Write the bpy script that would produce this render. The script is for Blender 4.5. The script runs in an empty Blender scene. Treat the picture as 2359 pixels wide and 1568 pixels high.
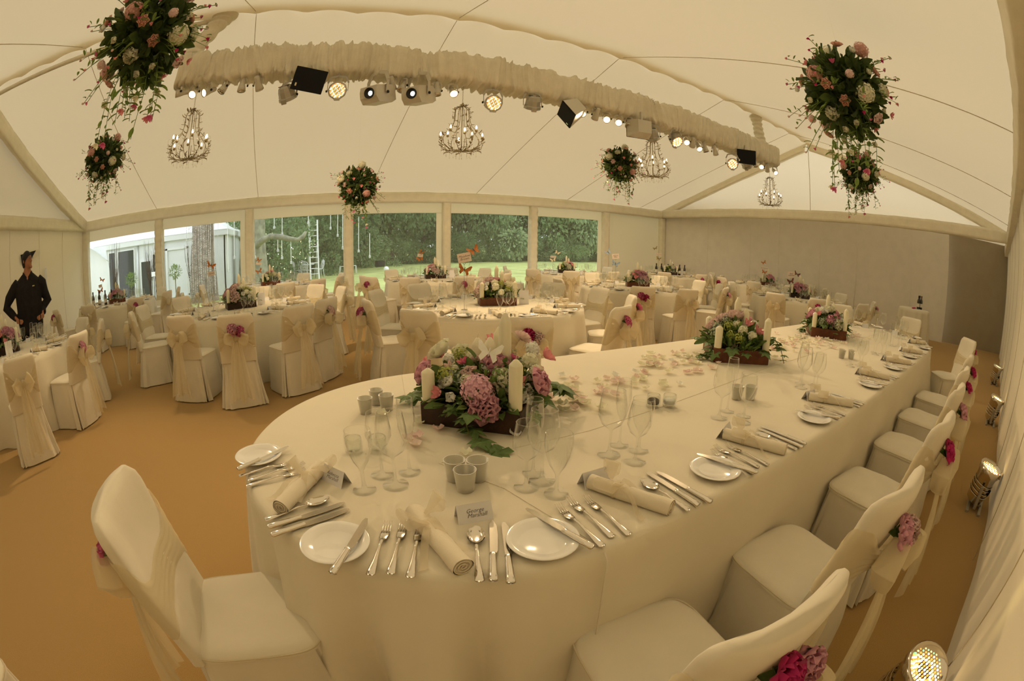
import bpy, math, random
from mathutils import Vector, Matrix, noise
PI = math.pi
sc = bpy.context.scene
COL = sc.collection
random.seed(7)

# ------------------------------------------------------------------ camera
cam_d = bpy.data.cameras.new('camera')
cam = bpy.data.objects.new('camera', cam_d); COL.objects.link(cam); sc.camera = cam
cam_d.type = 'PANO'; cam_d.sensor_fit = 'HORIZONTAL'; cam_d.sensor_width = 23.7
cam_d.clip_start = .01; cam_d.clip_end = 500
_pc = cam_d if hasattr(cam_d, 'panorama_type') else cam_d.cycles     # 10.5 mm diagonal fisheye
_pc.panorama_type = 'FISHEYE_EQUISOLID'
_pc.fisheye_lens = 1038.28 / 2359 * 23.7
_pc.fisheye_fov = PI
CAMH = 1.41
yaw, pitch, roll = (math.radians(a) for a in (-25.637, -12.051, .622))
cam.matrix_world = (Matrix.Translation((0, 0, CAMH)) @ Matrix.Rotation(yaw, 4, 'Z') @ Matrix.Rotation(pitch, 4, 'X')
                    @ Matrix.Rotation(PI/2, 4, 'X') @ Matrix.Rotation(roll, 4, 'Z'))

# ------------------------------------------------------------------ sky, exposure
w = bpy.data.worlds.new('overcast_sky'); sc.world = w; w.use_nodes = True
bg = w.node_tree.nodes['Background']
bg.inputs[0].default_value = (.93, .97, 1.0, 1); bg.inputs[1].default_value = 1.35
vs = sc.view_settings
vs.view_transform = 'Standard'; vs.look = 'None'; vs.gamma = 1.0; vs.exposure = 0.66; vs.use_curve_mapping = False
cy = sc.cycles
cy.use_light_tree = False; cy.max_bounces = 5; cy.diffuse_bounces = 3; cy.glossy_bounces = 2; cy.transmission_bounces = 4
cy.transparent_max_bounces = 24; cy.caustics_reflective = False; cy.caustics_refractive = False
cy.sample_clamp_indirect = 6; cy.use_denoising = True
cy.use_adaptive_sampling = True; cy.adaptive_threshold = .07; cy.adaptive_min_samples = 16

# ------------------------------------------------------------------ materials
def nodes(m):
    m.use_nodes = True; t = m.node_tree
    return t, t.nodes, t.links
def mat(name, col, rough=.6, var=0, scale=30, bump=0, bscale=200, metal=0, spec=.3, sheen=0, sss=0, coat=0, trans=None):
    """Principled surface with optional procedural colour variation, fine bump and a translucent share."""
    m = bpy.data.materials.new(name); t, n, l = nodes(m)
    b = n['Principled BSDF']; out = n['Material Output']
    b.inputs['Base Color'].default_value = (*col, 1); b.inputs['Roughness'].default_value = rough
    b.inputs['Metallic'].default_value = metal; b.inputs['Specular IOR Level'].default_value = spec
    if sheen: b.inputs['Sheen Weight'].default_value = sheen
    if coat: b.inputs['Coat Weight'].default_value = coat
    if sss:
        b.inputs['Subsurface Weight'].default_value = sss; b.inputs['Subsurface Radius'].default_value = (.02, .012, .008)
    tc = n.new('ShaderNodeTexCoord')
    if var:
        nz = n.new('ShaderNodeTexNoise'); nz.inputs['Scale'].default_value = scale; nz.inputs['Detail'].default_value = 4
        l.new(tc.outputs['Object'], nz.inputs['Vector'])
        rp = n.new('ShaderNodeValToRGB')
        rp.color_ramp.elements[0].position = .3; rp.color_ramp.elements[1].position = .7
        rp.color_ramp.elements[0].color = (*[max(0, c*(1-var)) for c in col], 1)
        rp.color_ramp.elements[1].color = (*[min(1, c*(1+var)) for c in col], 1)
        l.new(nz.outputs[0], rp.inputs[0]); l.new(rp.outputs[0], b.inputs['Base Color'])
    if bump:
        nb = n.new('ShaderNodeTexNoise'); nb.inputs['Scale'].default_value = bscale; nb.inputs['Detail'].default_value = 3
        l.new(tc.outputs['Object'], nb.inputs['Vector'])
        bp = n.new('ShaderNodeBump'); bp.inputs['Strength'].default_value = bump; bp.inputs['Distance'].default_value = .01
        l.new(nb.outputs[0], bp.inputs['Height']); l.new(bp.outputs[0], b.inputs['Normal'])
    if trans:
        tr = n.new('ShaderNodeBsdfTranslucent'); tr.inputs[0].default_value = (*trans[:3], 1)
        mx = n.new('ShaderNodeMixShader'); mx.inputs[0].default_value = trans[3]
        l.new(b.outputs[0], mx.inputs[1]); l.new(tr.outputs[0], mx.inputs[2]); l.new(mx.outputs[0], out.inputs[0])
    return m
def lining(name, diff, tr, f):
    """Tent lining: diffuse cloth that also lets the daylight through."""
    m = bpy.data.materials.new(name); t, n, l = nodes(m); n.remove(n['Principled BSDF'])
    d = n.new('ShaderNodeBsdfDiffuse'); d.inputs[0].default_value = (*diff, 1)
    r = n.new('ShaderNodeBsdfTranslucent'); r.inputs[0].default_value = (*tr, 1)
    tc = n.new('ShaderNodeTexCoord'); nz = n.new('ShaderNodeTexNoise'); nz.inputs['Scale'].default_value = 3
    bp = n.new('ShaderNodeBump'); bp.inputs['Strength'].default_value = .12; bp.inputs['Distance'].default_value = .02
    l.new(tc.outputs['Object'], nz.inputs['Vector']); l.new(nz.outputs[0], bp.inputs['Height']); l.new(bp.outputs[0], d.inputs['Normal'])
    x = n.new('ShaderNodeMixShader'); x.inputs[0].default_value = f
    l.new(d.outputs[0], x.inputs[1]); l.new(r.outputs[0], x.inputs[2]); l.new(x.outputs[0], n['Material Output'].inputs[0])
    return m
def glassy(name, tint, ior, gcol=(1, 1, 1), rough=.02, base=0.0, frost=None):
    """Thin-walled glass: clear pane with a Fresnel reflection (frost adds a milky diffuse share)."""
    m = bpy.data.materials.new(name); t, n, l = nodes(m); n.remove(n['Principled BSDF'])
    tr = n.new('ShaderNodeBsdfTransparent'); tr.inputs[0].default_value = (*tint, 1)
    g = n.new('ShaderNodeBsdfGlossy'); g.inputs['Color'].default_value = (*gcol, 1); g.inputs['Roughness'].default_value = rough
    lw = n.new('ShaderNodeLayerWeight'); lw.inputs[0].default_value = .5       # facing term, the same from both sides of the wall
    pw = n.new('ShaderNodeMath'); pw.operation = 'POWER'; pw.inputs[1].default_value = 2.6; l.new(lw.outputs['Facing'], pw.inputs[0])
    fr = n.new('ShaderNodeMath'); fr.operation = 'MULTIPLY_ADD'; fr.inputs[1].default_value = .9; fr.inputs[2].default_value = ((ior-1)/(ior+1))**2
    l.new(pw.outputs[0], fr.inputs[0])
    x = n.new('ShaderNodeMixShader'); src = tr
    if frost:
        df = n.new('ShaderNodeBsdfDiffuse'); df.inputs[0].default_value = (*frost[:3], 1)
        x0 = n.new('ShaderNodeMixShader'); x0.inputs[0].default_value = frost[3]
        l.new(tr.outputs[0], x0.inputs[1]); l.new(df.outputs[0], x0.inputs[2]); src = x0
    l.new(fr.outputs[0], x.inputs[0]); l.new(src.outputs[0], x.inputs[1]); l.new(g.outputs[0], x.inputs[2])
    l.new(x.outputs[0], n['Material Output'].inputs[0])
    return m
def emit(name, col, s):
    m = bpy.data.materials.new(name); t, n, l = nodes(m); n.remove(n['Principled BSDF'])
    e = n.new('ShaderNodeEmission'); e.inputs[0].default_value = (*col, 1); e.inputs[1].default_value = s
    m.cycles.emission_sampling = 'NONE'; l.new(e.outputs[0], n['Material Output'].inputs[0]); return m

M = {}
M['roof'] = lining('ivory roof lining', (.82, .73, .54), (.74, .585, .355), .30)
M['gable2'] = lining('ivory left gable lining', (.80, .72, .54), (.80, .66, .44), .12)
M['gable'] = lining('white gable lining', (.80, .74, .60), (.82, .70, .50), .42)
M['wall'] = lining('ivory wall lining', (.83, .74, .54), (.75, .60, .36), .06)
M['band'] = mat('pleated ivory band', (.95, .87, .68), .9, .04, 6, .35, 20, sheen=.2, trans=(.8, .68, .45, .1))
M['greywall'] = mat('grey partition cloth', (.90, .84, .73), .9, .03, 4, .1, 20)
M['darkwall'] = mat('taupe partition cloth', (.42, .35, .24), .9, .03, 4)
M['post'] = mat('post sleeve', (.95, .88, .70), .9, .04, 8, .3, 30)
M['endwall'] = lining('ivory end panel', (.84, .76, .56), (.80, .68, .46), .16)
M['pvc'] = lining('white window film', (.90, .84, .72), (.92, .84, .68), .5)
M['carpet'] = mat('ochre carpet', (.50, .31, .105), .97, .14, 260, .5, 700, spec=.05, sheen=.2)
M['seam'] = lining('seam tape', (.74, .64, .46), (.70, .55, .34), .22)
M['glass'] = glassy('clear window film', (.96, .98, .97), 1.15, frost=(.78, .82, .80, .09))
M['cloth'] = mat('ivory tablecloth', (.92, .84, .66), .85, .02, 5, .12, 900, sheen=.15, trans=(.8, .68, .45, .12))
M['chaircloth'] = mat('ivory chair cover', (.91, .835, .67), .75, .03, 7, .35, 9, sheen=.2, trans=(.8, .68, .45, .12))
M['chairbed'] = mat('cover piping', (.72, .63, .44), .8)
M['trusscloth'] = mat('ruched truss cloth', (.80, .73, .57), .9, .06, 8, .5, 60, sheen=.1)

# ------------------------------------------------------------------ mesh builder
class MB:
    def __init__(s): s.v = []; s.f = []
    def add(s, vs, fs, X=None):
        o = len(s.v)
        s.v += [tuple(X @ Vector(p)) for p in vs] if X is not None else [tuple(p) for p in vs]
        s.f += [tuple(i+o for i in f) for f in fs]; return s
    def box(s, x0, x1, y0, y1, z0, z1, X=None):
        return s.add([(x, y, z) for z in (z0, z1) for y in (y0, y1) for x in (x0, x1)],
                     [(0, 2, 3, 1), (4, 5, 7, 6), (0, 1, 5, 4), (2, 6, 7, 3), (0, 4, 6, 2), (1, 3, 7, 5)], X)
    def cbox(s, x0, x1, y0, y1, z0, z1, c=.01, X=None):
        """box with chamfered edges"""
        V = []; F = []
        xs, ys, zs = (x0, x1), (y0, y1), (z0, z1)
        for k in range(2):
            for j in range(2):
                for i in range(2):
                    sx, sy, sz = c*(1-2*i), c*(1-2*j), c*(1-2*k)
                    V += [(xs[i], ys[j]+sy, zs[k]+sz), (xs[i]+sx, ys[j], zs[k]+sz), (xs[i]+sx, ys[j]+sy, zs[k])]
        I = lambda i, j, k, a: 3*(i+2*j+4*k)+a
        for a in range(2):
            F.append([I(a, 0, 0, 0), I(a, 1, 0, 0), I(a, 1, 1, 0), I(a, 0, 1, 0)][::1 if a else -1])
            F.append([I(0, a, 0, 1), I(1, a, 0, 1), I(1, a, 1, 1), I(0, a, 1, 1)][::-1 if a else 1])
            F.append([I(0, 0, a, 2), I(1, 0, a, 2), I(1, 1, a, 2), I(0, 1, a, 2)][::1 if a else -1])
        for a in range(2):
            for b in range(2):
                F.append([I(0, a, b, 1), I(1, a, b, 1), I(1, a, b, 2), I(0, a, b, 2)])
                F.append([I(a, 0, b, 0), I(a, 1, b, 0), I(a, 1, b, 2), I(a, 0, b, 2)])
                F.append([I(a, b, 0, 0), I(a, b, 1, 0), I(a, b, 1, 1), I(a, b, 0, 1)])
        for k in range(2):
            for j in range(2):
                for i in range(2): F.append([I(i, j, k, 0), I(i, j, k, 1), I(i, j, k, 2)])
        return s.add(V, F, X)
    def grid(s, nu, nv, fn, cu=False, X=None):
        """fn(u,v) u,v in 0..1; cu closes the u direction"""
        V = []; F = []; mu = nu if cu else nu+1
        for j in range(nv+1):
            for i in range(mu): V.append(fn(i/nu, j/nv))
        for j in range(nv):
            for i in range(nu):
                i2 = (i+1) % mu
                F.append((j*mu+i, j*mu+i2, (j+1)*mu+i2, (j+1)*mu+i))
        return s.add(V, F, X)
    def lathe(s, prof, n=16, X=None, cap=False):
        V = []; F = []; m = len(prof)
        for r, z in prof:
            for i in range(n): V.append((r*math.cos(2*PI*i/n), r*math.sin(2*PI*i/n), z))
        for j in range(m-1):
            for i in range(n): F.append((j*n+i, j*n+(i+1) % n, (j+1)*n+(i+1) % n, (j+1)*n+i))
        if cap: F.append(tuple(range(n))[::-1]); F.append(tuple(range((m-1)*n, m*n)))
        return s.add(V, F, X)
    def tube(s, pts, r, n=6, caps=True, X=None):
        pts = [Vector(p) for p in pts]; V = []; F = []; up = Vector((0, 0, 1)); a = None
        for k, p in enumerate(pts):
            d = (pts[min(k+1, len(pts)-1)]-pts[max(k-1, 0)]).normalized()
            if a is None: a = d.orthogonal().normalized()
            a = (a-d*a.dot(d)).normalized(); b = d.cross(a)
            rr = r[k] if isinstance(r, (list, tuple)) else r
            for i in range(n):
                q = 2*PI*i/n; V.append(p+(a*math.cos(q)+b*math.sin(q))*rr)
        for k in range(len(pts)-1):
            for i in range(n): F.append((k*n+i, k*n+(i+1) % n, (k+1)*n+(i+1) % n, (k+1)*n+i))
        if caps: F.append(tuple(range(n))[::-1]); F.append(tuple(range((len(pts)-1)*n, len(pts)*n)))
        return s.add(V, F, X)
    def ball(s, c, r, n=10, m=7, sc_=(1, 1, 1), X=None):
        prof = [(max(1e-4, math.sin(PI*j/m)), -math.cos(PI*j/m)) for j in range(m+1)]
        Y = Matrix.Translation(c) @ Matrix.Diagonal((r*sc_[0], r*sc_[1], r*sc_[2], 1))
        return s.lathe(prof, n, X @ Y if X is not None else Y)
    def put(s, other, X): return s.add(other.v, other.f, X)
    def mesh(s, name, m=None, smooth=True):
        me = bpy.data.meshes.new(name); me.from_pydata([tuple(p) for p in s.v], [], s.f)
        if smooth: me.polygons.foreach_set('use_smooth', [True]*len(me.polygons))
        if m is not None: me.materials.append(M[m] if isinstance(m, str) else m)
        me.update(); return me
def T(x=0, y=0, z=0): return Matrix.Translation((x, y, z))
def R(a, ax='Z'): return Matrix.Rotation(a, 4, ax)
def S(x, y=None, z=None): return Matrix.Diagonal((x, x if y is None else y, x if z is None else z, 1))

def obj(name, me, parent=None, X=None):
    o = bpy.data.objects.new(name, me); COL.objects.link(o)
    if parent is not None: o.parent = parent
    if X is not None: o.matrix_local = X
    return o
def tag(o, label=None, cat=None, group=None, kind=None):
    if label: o['label'] = label
    if cat: o['category'] = cat
    if group: o['group'] = group
    if kind: o['kind'] = kind
    return o
def thing(name, label, cat, X=None, group=None):
    o = obj(name, None, None, X); o.empty_display_size = .1
    return tag(o, label, cat, group)
def spawn(kit, name, label, cat, X, group=None):
    """kit = [(part, mesh, matrix, [(sub, mesh, matrix), ...], label)]; one Empty with a copy of every part"""
    t = thing(name, label, cat, X, group)
    for k in kit:
        p = obj(k[0], k[1], t, k[2])
        if len(k) > 3:
            for q in k[3]: obj(q[0], q[1], p, q[2])
        if len(k) > 4 and k[4]: p['label'] = k[4]
    return t
def struct(name, me, label=None, parent=None):
    o = obj(name, me, parent)
    if parent is None: o['kind'] = 'structure'
    if label: o['label'] = label
    return o
def nz(x, y, z): return noise.noise(Vector((x, y, z)))

# ------------------------------------------------------------------ the marquee
XL, XR, YN, YF = -6.58, 10.9, -.42, 11.1
ZE, ZR = 2.77, 4.62
YR = (YN+YF)/2
BAY = (XR-XL)/7
m = MB().grid(60, 40, lambda u, v: (-8+22.5*u, -1.2+13.5*v, 0))
struct('floor', m.mesh('floor', 'carpet'), 'ochre carpet covering the whole marquee floor')

seam_r = [-6.42+2.71*k for k in range(7)]; seam_e = [-6.95+2.79*k for k in range(7)]
def lx(v): return XL+.45*v          # the left end leans in a little towards the ridge
def roof_pt(side):
    def fn(u, v):
        y = (YF if side > 0 else YN)*(1-v)+YR*v
        z = ZE*(1-v)+ZR*v
        x0 = lx(v)
        x = x0+(XR-x0)*u
        fr = (x-seam_r[0])/2.71 % 1
        z -= .035*math.sin(PI*fr)**2*(.35+.65*v)                     # cloth sags between the seams
        if side > 0:                                                   # far slope runs on a little behind the ridge edge
            y -= .35*max(0, v-.92)/.08; z += .11*max(0, v-.92)/.08
        elif v > .985:                                                 # near slope ends in a scalloped hem
            z -= .05*(1-abs(math.sin(fr*4*PI)))*(v-.985)/.015
        return (x, y, z+.012*nz(x*1.1, y*1.1, 3))
    return fn
ro = struct('ceiling', MB().grid(260, 25, roof_pt(1)).mesh('roof_slope', 'roof'), 'ivory cloth lining of the marquee roof')
obj('roof_slope', MB().grid(260, 34, roof_pt(-1)).mesh('roof_slope', 'roof'), ro)
for k in range(7):
    for side in (1, -1):
        yE = YF if side > 0 else YN
        a = Vector((max(seam_e[k], lx(0)+.02), yE, ZE-.012)); b = Vector((seam_r[k], YR, ZR-.02))
        if b.x < lx(1): continue
        pts = [a.lerp(b, i/8) for i in range(9)]
        obj('roof_seam', MB().tube(pts, .005, 5).mesh('roof_seam', 'seam'), ro)

def wavy_panel(mb, p, q, z0, z1, n, mz, amp, seed, up=None):
    """cloth panel between two floor points with gentle vertical folds"""
    p = Vector((*p, 0)); q = Vector((*q, 0)); d = (q-p); nn = Vector((-d.y, d.x, 0)).normalized()
    def fn(u, v):
        c = p+d*u; z = z0+(z1-z0)*v
        o = amp*nz(u*d.length*1.4, seed, z*.15)*(1-.4*v)
        return (c.x+nn.x*o, c.y+nn.y*o, z)
    return mb.grid(n, mz, fn)
# left wall, near wall, panels of the far wall
wl = struct('wall_left', wavy_panel(MB(), (XL, YN), (XL, YF), 0, ZE, 60, 8, .03, 1).mesh('wall_left', 'wall'), 'ivory lining of the left end wall')
for y in (1.6, 4.4, 6.2, 7.35, 8.6, 9.75):
    obj('wall_seam', MB().tube([(XL+.035, y, .05), (XL+.03, y, 1.2), (XL+.02, y, ZE-.25)], .003, 4).mesh('wall_seam', 'seam'), wl)
# a loose corner of the lining folded back behind the man
obj('lining_opening', MB().add([(XL+.05, 7.75, 2.06), (XL+.05, 8.42, 2.13), (XL+.05, 8.18, 1.94), (XL+.05, 7.8, 1.9)], [(0, 1, 2, 3)]).mesh('lining_opening', mat('dark gap', (.02, .018, .015), .9)), wl)
obj('lining_flap', MB().grid(5, 5, lambda u, v: (XL+.055+.07*math.sin(u*PI)*v, 8.40+(.20*u-.20*v*(1-u))*1.0, 2.12+.05*u-.17*v*(1-.2*u))).mesh('lining_flap', 'pvc'), wl)
wn = struct('wall_near', wavy_panel(MB(), (XL, YN), (13.9, YN), 0, ZE, 160, 10, .03, 9).mesh('wall_near', 'wall'), 'ivory lining of the long near wall')
for x in [1.4+1.25*k for k in range(8)]:
    obj('wall_seam', MB().tube([(x, YN+.045, .03), (x, YN+.035, ZE-.25)], .003, 4).mesh('wall_seam', 'seam'), wn)
ws = struct('wall_right', wavy_panel(MB(), (XL+6*BAY, YF), (XR, YF), 0, ZE, 16, 6, .02, 4).mesh('wall_right', 'endwall'), 'plain ivory panel at the right end of the window wall')
# grey partition beyond the right-hand frame
PG = [(10.95, 11.0), (12.75, 1.55)]
wg = struct('wall_back', wavy_panel(MB(), PG[1], PG[0], 0, 3.1, 60, 8, .02, 5).mesh('wall_back', 'greywall'), 'flat grey cloth partition closing the far end')
for f in (.12, .3, .42, .56, .66, .82):
    x = PG[1][0]+(PG[0][0]-PG[1][0])*f; y = PG[1][1]+(PG[0][1]-PG[1][1])*f
    obj('partition_seam', MB().tube([(x-.03, y, .02), (x-.03, y, 3.0)], .004, 4).mesh('partition_seam', mat('grey seam', (.97, .92, .80), .9)), wg)
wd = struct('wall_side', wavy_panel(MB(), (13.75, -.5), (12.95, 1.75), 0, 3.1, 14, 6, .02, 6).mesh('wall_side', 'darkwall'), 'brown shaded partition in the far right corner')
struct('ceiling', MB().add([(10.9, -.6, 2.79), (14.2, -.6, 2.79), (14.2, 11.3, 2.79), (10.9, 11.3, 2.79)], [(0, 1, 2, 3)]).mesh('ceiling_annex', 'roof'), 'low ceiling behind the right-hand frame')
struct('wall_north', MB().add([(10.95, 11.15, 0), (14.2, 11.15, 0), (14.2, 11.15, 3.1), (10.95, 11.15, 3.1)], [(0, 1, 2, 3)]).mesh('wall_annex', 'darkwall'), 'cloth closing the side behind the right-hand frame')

# gables
def gable(name, x_of, sgn, lab, gm='gable'):
    def fn(u, v):
        y = YN+(YF-YN)*u; top = ZE+(ZR-ZE)*(1-abs(2*u-1))
        z = ZE+(top-ZE)*v
        vv = (z-ZE)/(ZR-ZE)
        return (x_of(vv)+.02*nz(y, z, 1), y, z)
    return struct(name, MB().grid(40, 12, fn).mesh(name, gm), lab)
g1 = gable('wall_east', lambda v: XR, 1, 'white triangular gable cloth above the right-hand tie band')
g2 = gable('wall_west', lambda v: lx(v), 1, 'ivory triangular gable cloth at the left end', 'gable2')
obj('gable_seam', MB().tube([(XR-.025, YR, ZE), (XR-.025, YR, ZR-.05)], .008, 4).mesh('gable_seam', 'seam'), g1)
def band(name, a, b, h, t, inward, label, n=60, up=(0, 0, 1), seed=0):
    """cloth-covered beam: a..b are the top outer edge ends"""
    a = Vector(a); b = Vector(b); iv = Vector(inward); upv = Vector(up)
    def fn(u, v):
        p = a.lerp(b, u); L = (b-a).length
        prof = [(0, 0), (.02, 1), (.02, 1), (-.0, 1)]
        ph = v*3
        if ph < 1: d, e = ph, 0
        elif ph < 2: d, e = 1, ph-1
        else: d, e = 1-(ph-2), 1
        wr = .012*nz(u*L*2.2, e*2.5+seed, d)+.010*nz(u*L*5+e*3, seed, e*2)
        return p+iv*(t*d+wr)-upv*(h*e-wr*.6)
    return struct(name, MB().grid(n, 12, fn).mesh(name, 'band'), label)
band('trim_1', (XL, YF, ZE+.01), (XR, YF, ZE+.01), .26, .14, (0, -1, 0), 'ivory cloth valance along the eave over the windows', 160)
band('trim_2', (XR, YF, ZE+.04), (XR, YN, ZE+.04), .26, .12, (-1, 0, 0), 'ivory cloth tie band across the right-hand gable', 120, seed=3)
band('trim_3', (XL, YF, ZE+.02), (XL, YN, ZE+.02), .26, .12, (1, 0, 0), 'ivory cloth tie band across the left end wall', 90, seed=5)
band('trim_4', (XL, YN, ZE+.01), (13.8, YN, ZE+.01), .26, .12, (0, 1, 0), 'ivory cloth valance along the near eave', 120, seed=8)
sl = Vector((0, YR-YF, ZR-ZE)).normalized(); nrm = Vector((0, sl.z, -sl.y))
band('trim_5', (XR, YF, ZE), (XR, YR, ZR), .25, .10, (-1, 0, 0), 'ivory cloth rafter on the window side of the right gable', 50, up=(0, -.3, .95), seed=11)
band('trim_6', (XR, YR, ZR), (XR, YN, ZE), .25, .10, (-1, 0, 0), 'ivory cloth rafter on the near side of the right gable', 50, up=(0, .3, .95), seed=13)
band('trim_7', (lx(0), YF, ZE), (lx(1), YR, ZR), .36, .10, (1, 0, 0), 'ivory cloth rafter on the window side of the left gable', 50, up=(0, -.3, .95), seed=15)
band('trim_8', (lx(1), YR, ZR), (lx(0), YN, ZE), .36, .10, (1, 0, 0), 'ivory cloth rafter on the near side of the left gable', 50, up=(0, .3, .95), seed=17)
# posts of the window wall
def post(i, x, y, w_, d_, ruched, h=2.52):
    mb = MB()
    def fn(u, v):
        q = u*4; k = int(q) % 4; f = q-int(q)
        cs = [(-1, -1), (1, -1), (1, 1), (-1, 1)]
        c0, c1 = cs[k], cs[(k+1) % 4]
        px, py = (c0[0]+(c1[0]-c0[0])*f)*w_/2, (c0[1]+(c1[1]-c0[1])*f)*d_/2
        if ruched:
            wv = 1+.06*math.sin(v*95+3*nz(u*6, v*9, i))+.05*nz(u*8, v*14, i)
            px *= wv; py *= wv
        return (x+px, y+py, h*v)
    mb.grid(16, 90 if ruched else 4, fn, True)
    struct('trim_%d' % i, mb.mesh('post', 'post'), 'cloth-wrapped post number %d from the left in the window wall' % (i-8))
for k in range(8):
    post(9+k, XL+BAY*k+(.08 if k == 0 else -.06 if k == 7 else 0), YF-.07, .20, .16, k in (1, 3, 5))
post(17, 8.42, YF-.06, .02, .02, False)
# windows: clear film framed by white film, a cream sill strip below
for k in range(6):
    x0, x1 = XL+BAY*k, XL+BAY*(k+1)
    wgt = .06
    l_, r_ = x0+.10+wgt*.5, x1-.10-(wgt*2.4 if k % 2 == 1 or k == 5 else wgt*.4)
    fr = MB()
    fr.box(x0+.05, x1-.05, YF-.006, YF+.006, 2.26, 2.6)
    fr.box(x0+.05, l_, YF-.006, YF+.006, .24, 2.26); fr.box(r_, x1-.05, YF-.006, YF+.006, .24, 2.26)
    wdw = struct('window_%d' % (k+1), fr.mesh('window_frame', 'pvc', False), 'clear film window, number %d from the left' % (k+1))
    obj('window_sill', MB().box(x0+.05, x1-.05, YF-.02, YF+.02, 0, .24).mesh('window_sill', 'wall', False), wdw)
    obj('window_pane', MB().box(l_, r_, YF-.002, YF+.002, .24, 2.26).mesh('window_pane', 'glass', False), wdw)

# ------------------------------------------------------------------ furniture materials
def sheer(name, col, a, sh=.3):
    m = bpy.data.materials.new(name); t, n, l = nodes(m); n.remove(n['Principled BSDF'])
    d = n.new('ShaderNodeBsdfDiffuse'); d.inputs[0].default_value = (*col, 1)
    tl = n.new('ShaderNodeBsdfTranslucent'); tl.inputs[0].default_value = (*col, 1)
    tr = n.new('ShaderNodeBsdfTransparent')
    x0 = n.new('ShaderNodeMixShader'); x0.inputs[0].default_value = .4
    x = n.new('ShaderNodeMixShader'); x.inputs[0].default_value = a
    l.new(d.outputs[0], x0.inputs[1]); l.new(tl.outputs[0], x0.inputs[2])
    l.new(tr.outputs[0], x.inputs[1]); l.new(x0.outputs[0], x.inputs[2]); l.new(x.outputs[0], n['Material Output'].inputs[0])
    return m
M['organza'] = sheer('gold organza', (.90, .80, .56), .60)
M['ribbon'] = sheer('ivory organza ribbon', (.86, .76, .56), .5)
M['napkin'] = mat('ivory linen', (.84, .75, .58), .85, .02, 10, .2, 600, sheen=.1)
M['foot'] = mat('dark wooden foot', (.16, .08, .03), .5)
M['china'] = mat('white china', (.92, .89, .83), .12, coat=.5, spec=.5)
M['silver'] = mat('polished silver', (.82, .76, .66), .16, metal=1)
M['wineglass'] = glassy('wine glass', (.97, .975, .965), 1.45)
M['frosted'] = glassy('frosted votive glass', (.93, .93, .88), 1.25, rough=.4, frost=(.74, .71, .60, .5))
M['heavyglass'] = glassy('thick clear glass', (.95, .96, .94), 1.5)
M['card'] = mat('white card', (.84, .82, .82), .7)
M['pinkcard'] = mat('pale pink card', (.86, .72, .62), .7)
M['ink'] = mat('dark ink', (.03, .03, .045), .7)
M['wax'] = mat('ivory candle wax', (.86, .80, .60), .5, sss=.25, spec=.3)
M['wick'] = mat('white wick', (.75, .70, .58), .8)
M['darkwood'] = mat('dark stained wood', (.035, .016, .008), .45, .5, 12, .3, 60)
M['redwood'] = mat('red-brown stained wood', (.14, .045, .018), .45, .4, 12, .3, 60)
M['wire'] = mat('grey steel wire', (.35, .33, .30), .35, metal=.8)
M['leaf'] = mat('dark green leaf', (.12, .19, .055), .5, .35, 25, spec=.35, trans=(.18, .28, .05, .2))
M['leafdark'] = mat('deep green leaf', (.065, .10, .028), .5, .35, 25, spec=.35, trans=(.12, .18, .03, .2))
M['leaf2'] = mat('fresh green leaf', (.21, .32, .085), .5, .35, 25, spec=.35, trans=(.22, .34, .06, .25))
M['ivy'] = mat('ivy leaf', (.14, .22, .07), .5, .35, 40, spec=.35, trans=(.14, .22, .05, .2))
M['ivyrim'] = mat('pale ivy rim', (.55, .57, .36), .6)
M['stem'] = mat('brown green stem', (.14, .12, .04), .6)
M['lime'] = mat('lime filler flower', (.42, .46, .10), .7, .3, 60)
M['greyleaf'] = mat('grey green filler', (.42, .47, .33), .7, .3, 60)
PET = {'pink': (.84, .44, .54), 'pale': (.92, .68, .64), 'magenta': (.62, .03, .19), 'cream': (.93, .89, .68), 'white': (.92, .91, .82), 'coral': (.88, .36, .38), 'rose': (.74, .17, .34), 'peach': (.90, .50, .38), 'hydrangea': (.84, .50, .60), 'dusky': (.78, .46, .40)}
for k, c in PET.items():
    M[k] = mat(k+' petal', c, .65, .13, 35, trans=(*[min(1, q*1.05) for q in c], .25), sheen=.1)

# ------------------------------------------------------------------ flowers
rng = random.Random(11)
def petal(w_, h_, cup, curl, n=3, ruffle=0):
    mb = MB()
    def fn(u, v):
        x = (u-.5)*2
        ww = w_*math.sin(PI*min(.97, .12+.80*v))**.6*(1 if v < .75 else 1-.35*((v-.75)/.25)**2)
        rf = ruffle*nz(u*5, v*3, w_*99)*v
        return (x*ww*.5, -cup*v*(1-x*x*.7)+curl*v**3+rf+.25*w_*x*x*v, h_*v*(1-.12*x*x))
    return mb.grid(n, n+1, fn)
def bloom(R_, layers, ruffle=0, seed=1, flat=1.0):
    """layers: (count, tilt from vertical, length, width, cup)"""
    r = random.Random(seed); mb = MB()
    for k, (cnt, tilt, ln, wd, cup) in enumerate(layers):
        for i in range(cnt):
            a = 2*PI*(i+.5*(k % 2))/cnt+r.uniform(-.15, .15)
            p = petal(R_*wd, R_*ln, R_*cup, R_*.10, 4, R_*ruffle)
            X = R(a) @ T(0, R_*.06*(k+1), 0) @ R(-(tilt+r.uniform(-.1, .1)), 'X') @ S(1, -1, 1)
            mb.put(p, X)
    return mb
def peony_mb(seed): return bloom(.05, [(5, .12, .85, .75, .30), (6, .38, .95, .85, .34), (7, .70, 1.0, 1.0, .34), (7, 1.1, 1.0, 1.05, .30), (6, 1.45, .95, 1.1, .2)], .28, seed)
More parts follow.
